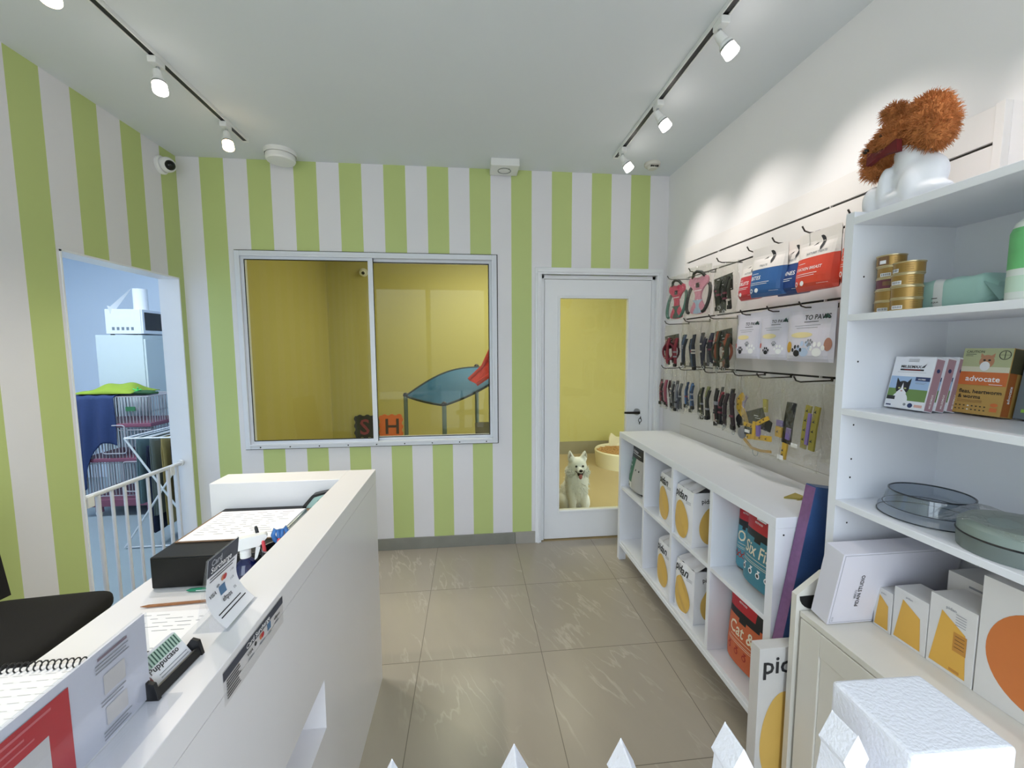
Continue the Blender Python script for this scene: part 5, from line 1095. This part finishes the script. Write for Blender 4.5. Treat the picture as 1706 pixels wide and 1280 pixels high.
# pet cage
CW = mat('off_white_wire', '#a5a4ac', .5); PK = mat('pink_tray', '#7d4a5e', .5)
gx0, gx1, gy0, gy1 = -3.56, -2.935, 4.03, 4.48
t = thing('pet_cage', 'tall white wire cage with pink trays on castors in the laundry', 'pet cage', ((gx0+gx1)/2, gy0, 0)); o_ = Vector(((gx0+gx1)/2, gy0, 0))
def cagewall(p, q, z0, z1, n, nm):
    b = MB(); p, q = Vector(p)-o_, Vector(q)-o_
    for k in range(n+1): a = p.lerp(q, k/n); b.tube([a+Vector((0, 0, z0)), a+Vector((0, 0, z1))], .0035 if 0 < k < n else .006, CW, 5, False)
    for z in [z0+(z1-z0)*k/3 for k in range(4)]: b.tube([p+Vector((0, 0, z)), q+Vector((0, 0, z))], .0045, CW, 5, False)
    return b.build(nm, t)
cagewall((gx0, gy0, 0), (gx1, gy0, 0), .20, 1.12, 22, 'front_grille'); cagewall((gx0, gy1, 0), (gx1, gy1, 0), .20, 1.12, 22, 'back_grille'); cagewall((gx0, gy0, 0), (gx0, gy1, 0), .20, 1.12, 15, 'side_grille'); cagewall((gx1, gy0, 0), (gx1, gy1, 0), .20, 1.12, 15, 'side_grille')
b = MB()
for k in range(23): x = gx0+(gx1-gx0)*k/22; b.tube([Vector((x, gy0, 1.12))-o_, Vector((x, gy1, 1.12))-o_], .0035, CW, 5, False)
b.build('roof_grille', t)
for z, h in ((.10, .07), (.52, .035), (.84, .035)): b = MB(); b.box(gx0-o_.x-.012, gx1-o_.x+.012, -.012, gy1-gy0+.012, z, z+h, PK); b.build('tray', t, bevel=.006)
for z0, z1, x in ((.24, .52, .06), (.60, .86, -.10)):
    b = MB(); b.tube(rounded([(x, z0), (x+.20, z0), (x+.20, z1), (x, z1)], .03, 4) and [(p[0], -.014, p[1]) for p in rounded([(x, z0), (x+.20, z0), (x+.20, z1), (x, z1)], .03, 4)], .006, CW, 6, closed=True); b.build('door', t)
b = MB(); b.box(.12, .20, -.012, -.006, .99, 1.03, mat('green_tag', '#2f6b45', .5)); b.build('name_tag', t)
for x in (gx0+.09, gx1-.09):
    for y in (gy0+.05, gy1-.05): b = MB(); b.M = Matrix.Translation((x-o_.x, y-o_.y, .028)) @ Matrix.Rotation(PI/2, 4, 'Y'); b.lathe([(0, -.015), (.028, -.015), (.028, .015), (0, .015)], WPL, 16); b.M = Matrix.Translation((x-o_.x, y-o_.y, 0)); b.box(-.02, .02, -.02, .02, .03, .10, mat('pink_leg', '#b47a92', .5)); b.build('castor', t)
# cloths on the cage
def cloth(name, label, pts_fn, m, nu=24, nv=24, th=.006, cat='cloth', loc=(0, 0, 0), sub='fabric'):
    t = thing(name, label, cat, loc); b = MB(); b.grid(lambda u, v: Vector(pts_fn(u, v))-Vector(loc), nu, nv, m); o = b.build(sub, t); s_ = o.modifiers.new('thickness', 'SOLIDIFY'); s_.thickness = th; s_.offset = 1; return t
NV = mat('navy_towel', '#293c68', .9, var=.12, scale=60, bump=.3, bscale=300)
def navy(u, v):
    x = -3.60+.39*u; drop = .44+.42*(.5-.5*math.tanh((u-.42)*9))+.015*math.sin(14*u)
    s = v*(.25+drop)
    if s < .25: return (x, gy0+.24-s, 1.135+.004*math.sin(20*u))
    q = s-.25; return (x+.02*math.sin(9*u)*q-.04*q*u, gy0-.022-.02*math.sin(16*u+2)*min(1, q*4)-.01, 1.130-q)
cloth('navy_towel', 'navy blue towel hanging over the left front of the wire cage', navy, NV, 44, 40, loc=(-3.4, gy0, 1.13))
LM = mat('lime_cloth', '#86a032', .85, var=.08, scale=20)
cloth('lime_cloth', 'lime yellow cloth heaped on top of the wire cage', lambda u, v: (-3.60+.50*u, gy0+.02+.36*v, 1.145+.12*max(0, math.sin(min(1, u*1.02)*PI)**.8)*(.35+.65*u)*max(0, math.sin(v*PI))**.6+.012*math.sin(14*u+6*v)*math.sin(v*PI)), LM, 28, 20, loc=(-3.35, gy0+.2, 1.145))
t = thing('green_lead', 'dark green lead with a bright green bow beside the lime cloth', 'lead', (-3.05, gy0+.10, 1.126)); b = MB(); DGn = mat('dark_green_web', '#27502f', .8)
b.ell((0, .02, .022), (.085, .07, .022), DGn); b.tube([(-.09, 0, .02), (-.02, -.05, .03), (.07, -.03, .02), (.09, .05, .016)], .012, DGn, 7); b.build('web', t)
b = MB(); 
for a in (.3, 1.4, 2.6, 3.8): b.tube([(-.03, -.02, .045), (-.03+.04*math.cos(a), -.03, .045+.03*math.sin(a))], .006, mat('bright_green', '#4ed06a', .6), 6)
b.build('bow', t)
# pale cabinet with microwave and paper roll
FRG = mat('pale_cabinet', '#c6d4d8', .4, var=.015); fx0, fx1, fy0, fy1 = -3.79, -3.325, 4.58, 5.18
t = thing('tall_cabinet', 'tall pale two door cabinet behind the wire cage', 'cabinet', (fx0, fy0, 0))
b = MB(); b.box(0, fx1-fx0-.022, 0, fy1-fy0, 0, 1.70, FRG); b.build('body', t, bevel=.004)
for z0, z1 in ((.03, .90), (.915, 1.66)): b = MB(); b.box(fx1-fx0-.020, fx1-fx0, .004, fy1-fy0-.004, z0, z1, FRG); d_ = b.build('door', t, bevel=.004); b = MB(); b.box(fx1-fx0, fx1-fx0+.012, fy1-fy0-.05, fy1-fy0-.03, (z0+z1)/2-.1, (z0+z1)/2+.1, STEEL); b.build('handle', d_)
t = thing('microwave', 'white microwave oven on top of the tall pale cabinet', 'microwave', (-3.70, 4.60, 1.70)); MWH = mat('white_enamel', '#dfe5ee', .35)
b = MB(); b.box(0, .335, 0, .46, .012, .265, MWH); 
for x in (.03, .30):
    for y in (.04, .42): b.box(x-.015, x+.015, y-.015, y+.015, 0, .012, BLACK)
b.build('case', t, bevel=.006)
b = MB()
for k in range(5): b.rect(.06+k*.045, .085+k*.045, .05, .082, mat('vent_grey', '#6f7d8a', .6), None, .0012)
b.build('vent', t)
b = MB(); b.box(.336, .352, .004, .456, .016, .262, MWH); dd = b.build('door', t, bevel=.003); b = MB(); b.box(.3521, .354, .03, .33, .05, .235, mat('black_window', '#0d0e12', .12)); b.build('window', dd)
t = thing('paper_roll', 'white paper towel roll with a loose sheet on the microwave', 'paper roll', (-3.48, 4.78, 1.9655)); PR_ = mat('soft_paper', '#eef2f6', .8)
b = MB(); b.lathe([(.018, 0), (.062, 0), (.062, .225), (.018, .225), (.018, 0)], PR_, 28); b.build('roll', t)
b = MB(); b.grid(lambda u, v: (-.062-.10*u-.0, -.05-.165*u+.03*v, .215-.215*min(1, u*1.25)*(1-.0)+(.0 if u < .8 else -.02)-(v-.5)*.10*u+.02*v), 8, 6, PR_); sh = b.build('sheet', t)
# drying rack with towels
RX, RX2, RY0, RY1 = -2.66, -2.12, 3.344, 3.93
t = thing('drying_rack', 'white folding drying rack standing behind the safety gate', 'drying rack', (RX, RY0, 0)); o_ = Vector((RX, RY0, 0)); RW = mat('white_rack_tube', '#dfe3ea', .4)
def seg(p, q, r=.0075): return MB().tube([Vector(p)-o_, Vector(q)-o_], r, RW, 8)
for y in (RY0, RY1): seg((RX-.03, y, .01), (RX2, y, .875)).build('leg', t); seg((RX2+.01, y, .01), (RX+.03, y, .875)).build('leg', t)
for x in (RX+.03, RX2): seg((x, RY0, .875), (x, RY1, .870), .006).build('top_tube', t)
for y in (RY0, RY1): seg((RX+.03, y, .873), (RX2, y, .873), .006).build('end_tube', t)
RUN = (-2.575, -2.51, -2.48, -2.40, -2.33, -2.25)
for x in RUN: seg((x, RY0, .872), (x, RY1, .870), .004).build('rung', t)
for y in (RY0, RY1): seg((RX-.03, y, .012), (RX2+.01, y, .012), .005).build('foot_bar', t)
def towel(x, y0, y1, z1, z0, m, label, seed):
    random.seed(seed); s_ = random.random()*6
    cloth('towel', label, lambda u, v: (x+(.009 if v > .5 else -.009)*(min(1, abs(v-.5)*12))+.008*math.sin(9*u+s_)*abs(v-.5)*2, y0+(y1-y0)*u, z1-abs(v-.5)*2*(z1-z0)), m, 14, 24, .004, 'towel', (x, y0, .87))
for i, (x, z1, z0, col, lab) in enumerate(((RUN[0], .874, .34, '#66808a', 'grey blue towel at the left end of the drying rack'), (RUN[1], .80, .10, '#1d2744', 'navy cloth hanging lower, second on the drying rack'), (RUN[2], .876, .24, '#6a7476', 'mid grey towel between the navy and tan ones on the rack'), (RUN[3], .876, .16, '#a3925f', 'tan towel on the drying rack'), (RUN[4], .876, .30, '#3c3f46', 'dark grey towel at the right end of the drying rack'))):
    towel(x, RY0+.04, RY1-.03, z1, z0, mat('towel_'+col, col, .95, var=.1, scale=50, bump=.3, bscale=300), lab, i)
# ================================================================== LIGHT, SKY, CAMERA
def area(name, loc, sx, sy, power, col, rot=(0, 0, 0)):
    ld = bpy.data.lights.new(name, 'AREA'); ld.shape = 'RECTANGLE'; ld.size = sx; ld.size_y = sy; ld.energy = power; ld.color = col
    o = bpy.data.objects.new(name, ld); COL.objects.link(o); o.location = loc; o.rotation_euler = rot; return o
w = bpy.data.worlds.new('daylight_sky'); sc.world = w; w.use_nodes = True
nt = w.node_tree; bg = nt.nodes['Background']
tc = nt.nodes.new('ShaderNodeTexCoord'); sp = nt.nodes.new('ShaderNodeSeparateXYZ'); nt.links.new(tc.outputs['Generated'], sp.inputs[0])
cr = nt.nodes.new('ShaderNodeValToRGB'); cr.color_ramp.elements[0].position = .49; cr.color_ramp.elements[0].color = (.22, .23, .22, 1)
cr.color_ramp.elements[1].position = .52; cr.color_ramp.elements[1].color = (.30, .34, .33, 1)
for p_, c_ in ((.60, (.52, .60, .68, 1)), (.72, (.86, .97, 1.10, 1))): e_ = cr.color_ramp.elements.new(p_); e_.color = c_
mp = nt.nodes.new('ShaderNodeMapRange'); mp.inputs[1].default_value = -1; mp.inputs[2].default_value = 1; nt.links.new(sp.outputs[2], mp.inputs[0])
nt.links.new(mp.outputs[0], cr.inputs[0]); nt.links.new(cr.outputs[0], bg.inputs[0]); bg.inputs[1].default_value = 6.5
# unseen area lights without fixtures, added to light the two rooms behind
area('playroom_added_light', (.4, 4.5, 2.86), 1.6, .5, 50, (1, .95, .80))
area('laundry_added_light', (-3.4, 3.1, 2.86), 1.2, .5, 66, (.86, .93, 1))
cd = bpy.data.cameras.new('camera'); cam = bpy.data.objects.new('camera', cd); COL.objects.link(cam)
cd.sensor_width = 36; cd.lens = 677.475/1706*36; cd.clip_start = .02
yaw, pitch, roll = (math.radians(a) for a in (5.9108, 4.9786, .2395))
fwd = Vector((math.sin(yaw)*math.cos(pitch), math.cos(yaw)*math.cos(pitch), -math.sin(pitch))); rt = Vector((math.cos(yaw), -math.sin(yaw), 0)); dn = fwd.cross(rt)
r_ = math.cos(roll)*rt+math.sin(roll)*dn; d_ = -math.sin(roll)*rt+math.cos(roll)*dn
R = Matrix((r_, -d_, -fwd)).transposed().to_4x4(); R.translation = (0, 0, 1.545); cam.matrix_world = R
sc.camera = cam
vs = sc.view_settings; sc.display_settings.display_device = 'sRGB'
vs.view_transform = 'Standard'; vs.look = 'None'; vs.exposure = 0.0; vs.gamma = 1; vs.use_curve_mapping = False
sc.cycles.max_bounces = 10; sc.cycles.diffuse_bounces = 5; sc.cycles.glossy_bounces = 4; sc.cycles.transparent_max_bounces = 24; sc.cycles.transmission_bounces = 6
sc.cycles.use_denoising = True
sc.cycles.sample_clamp_indirect = 4
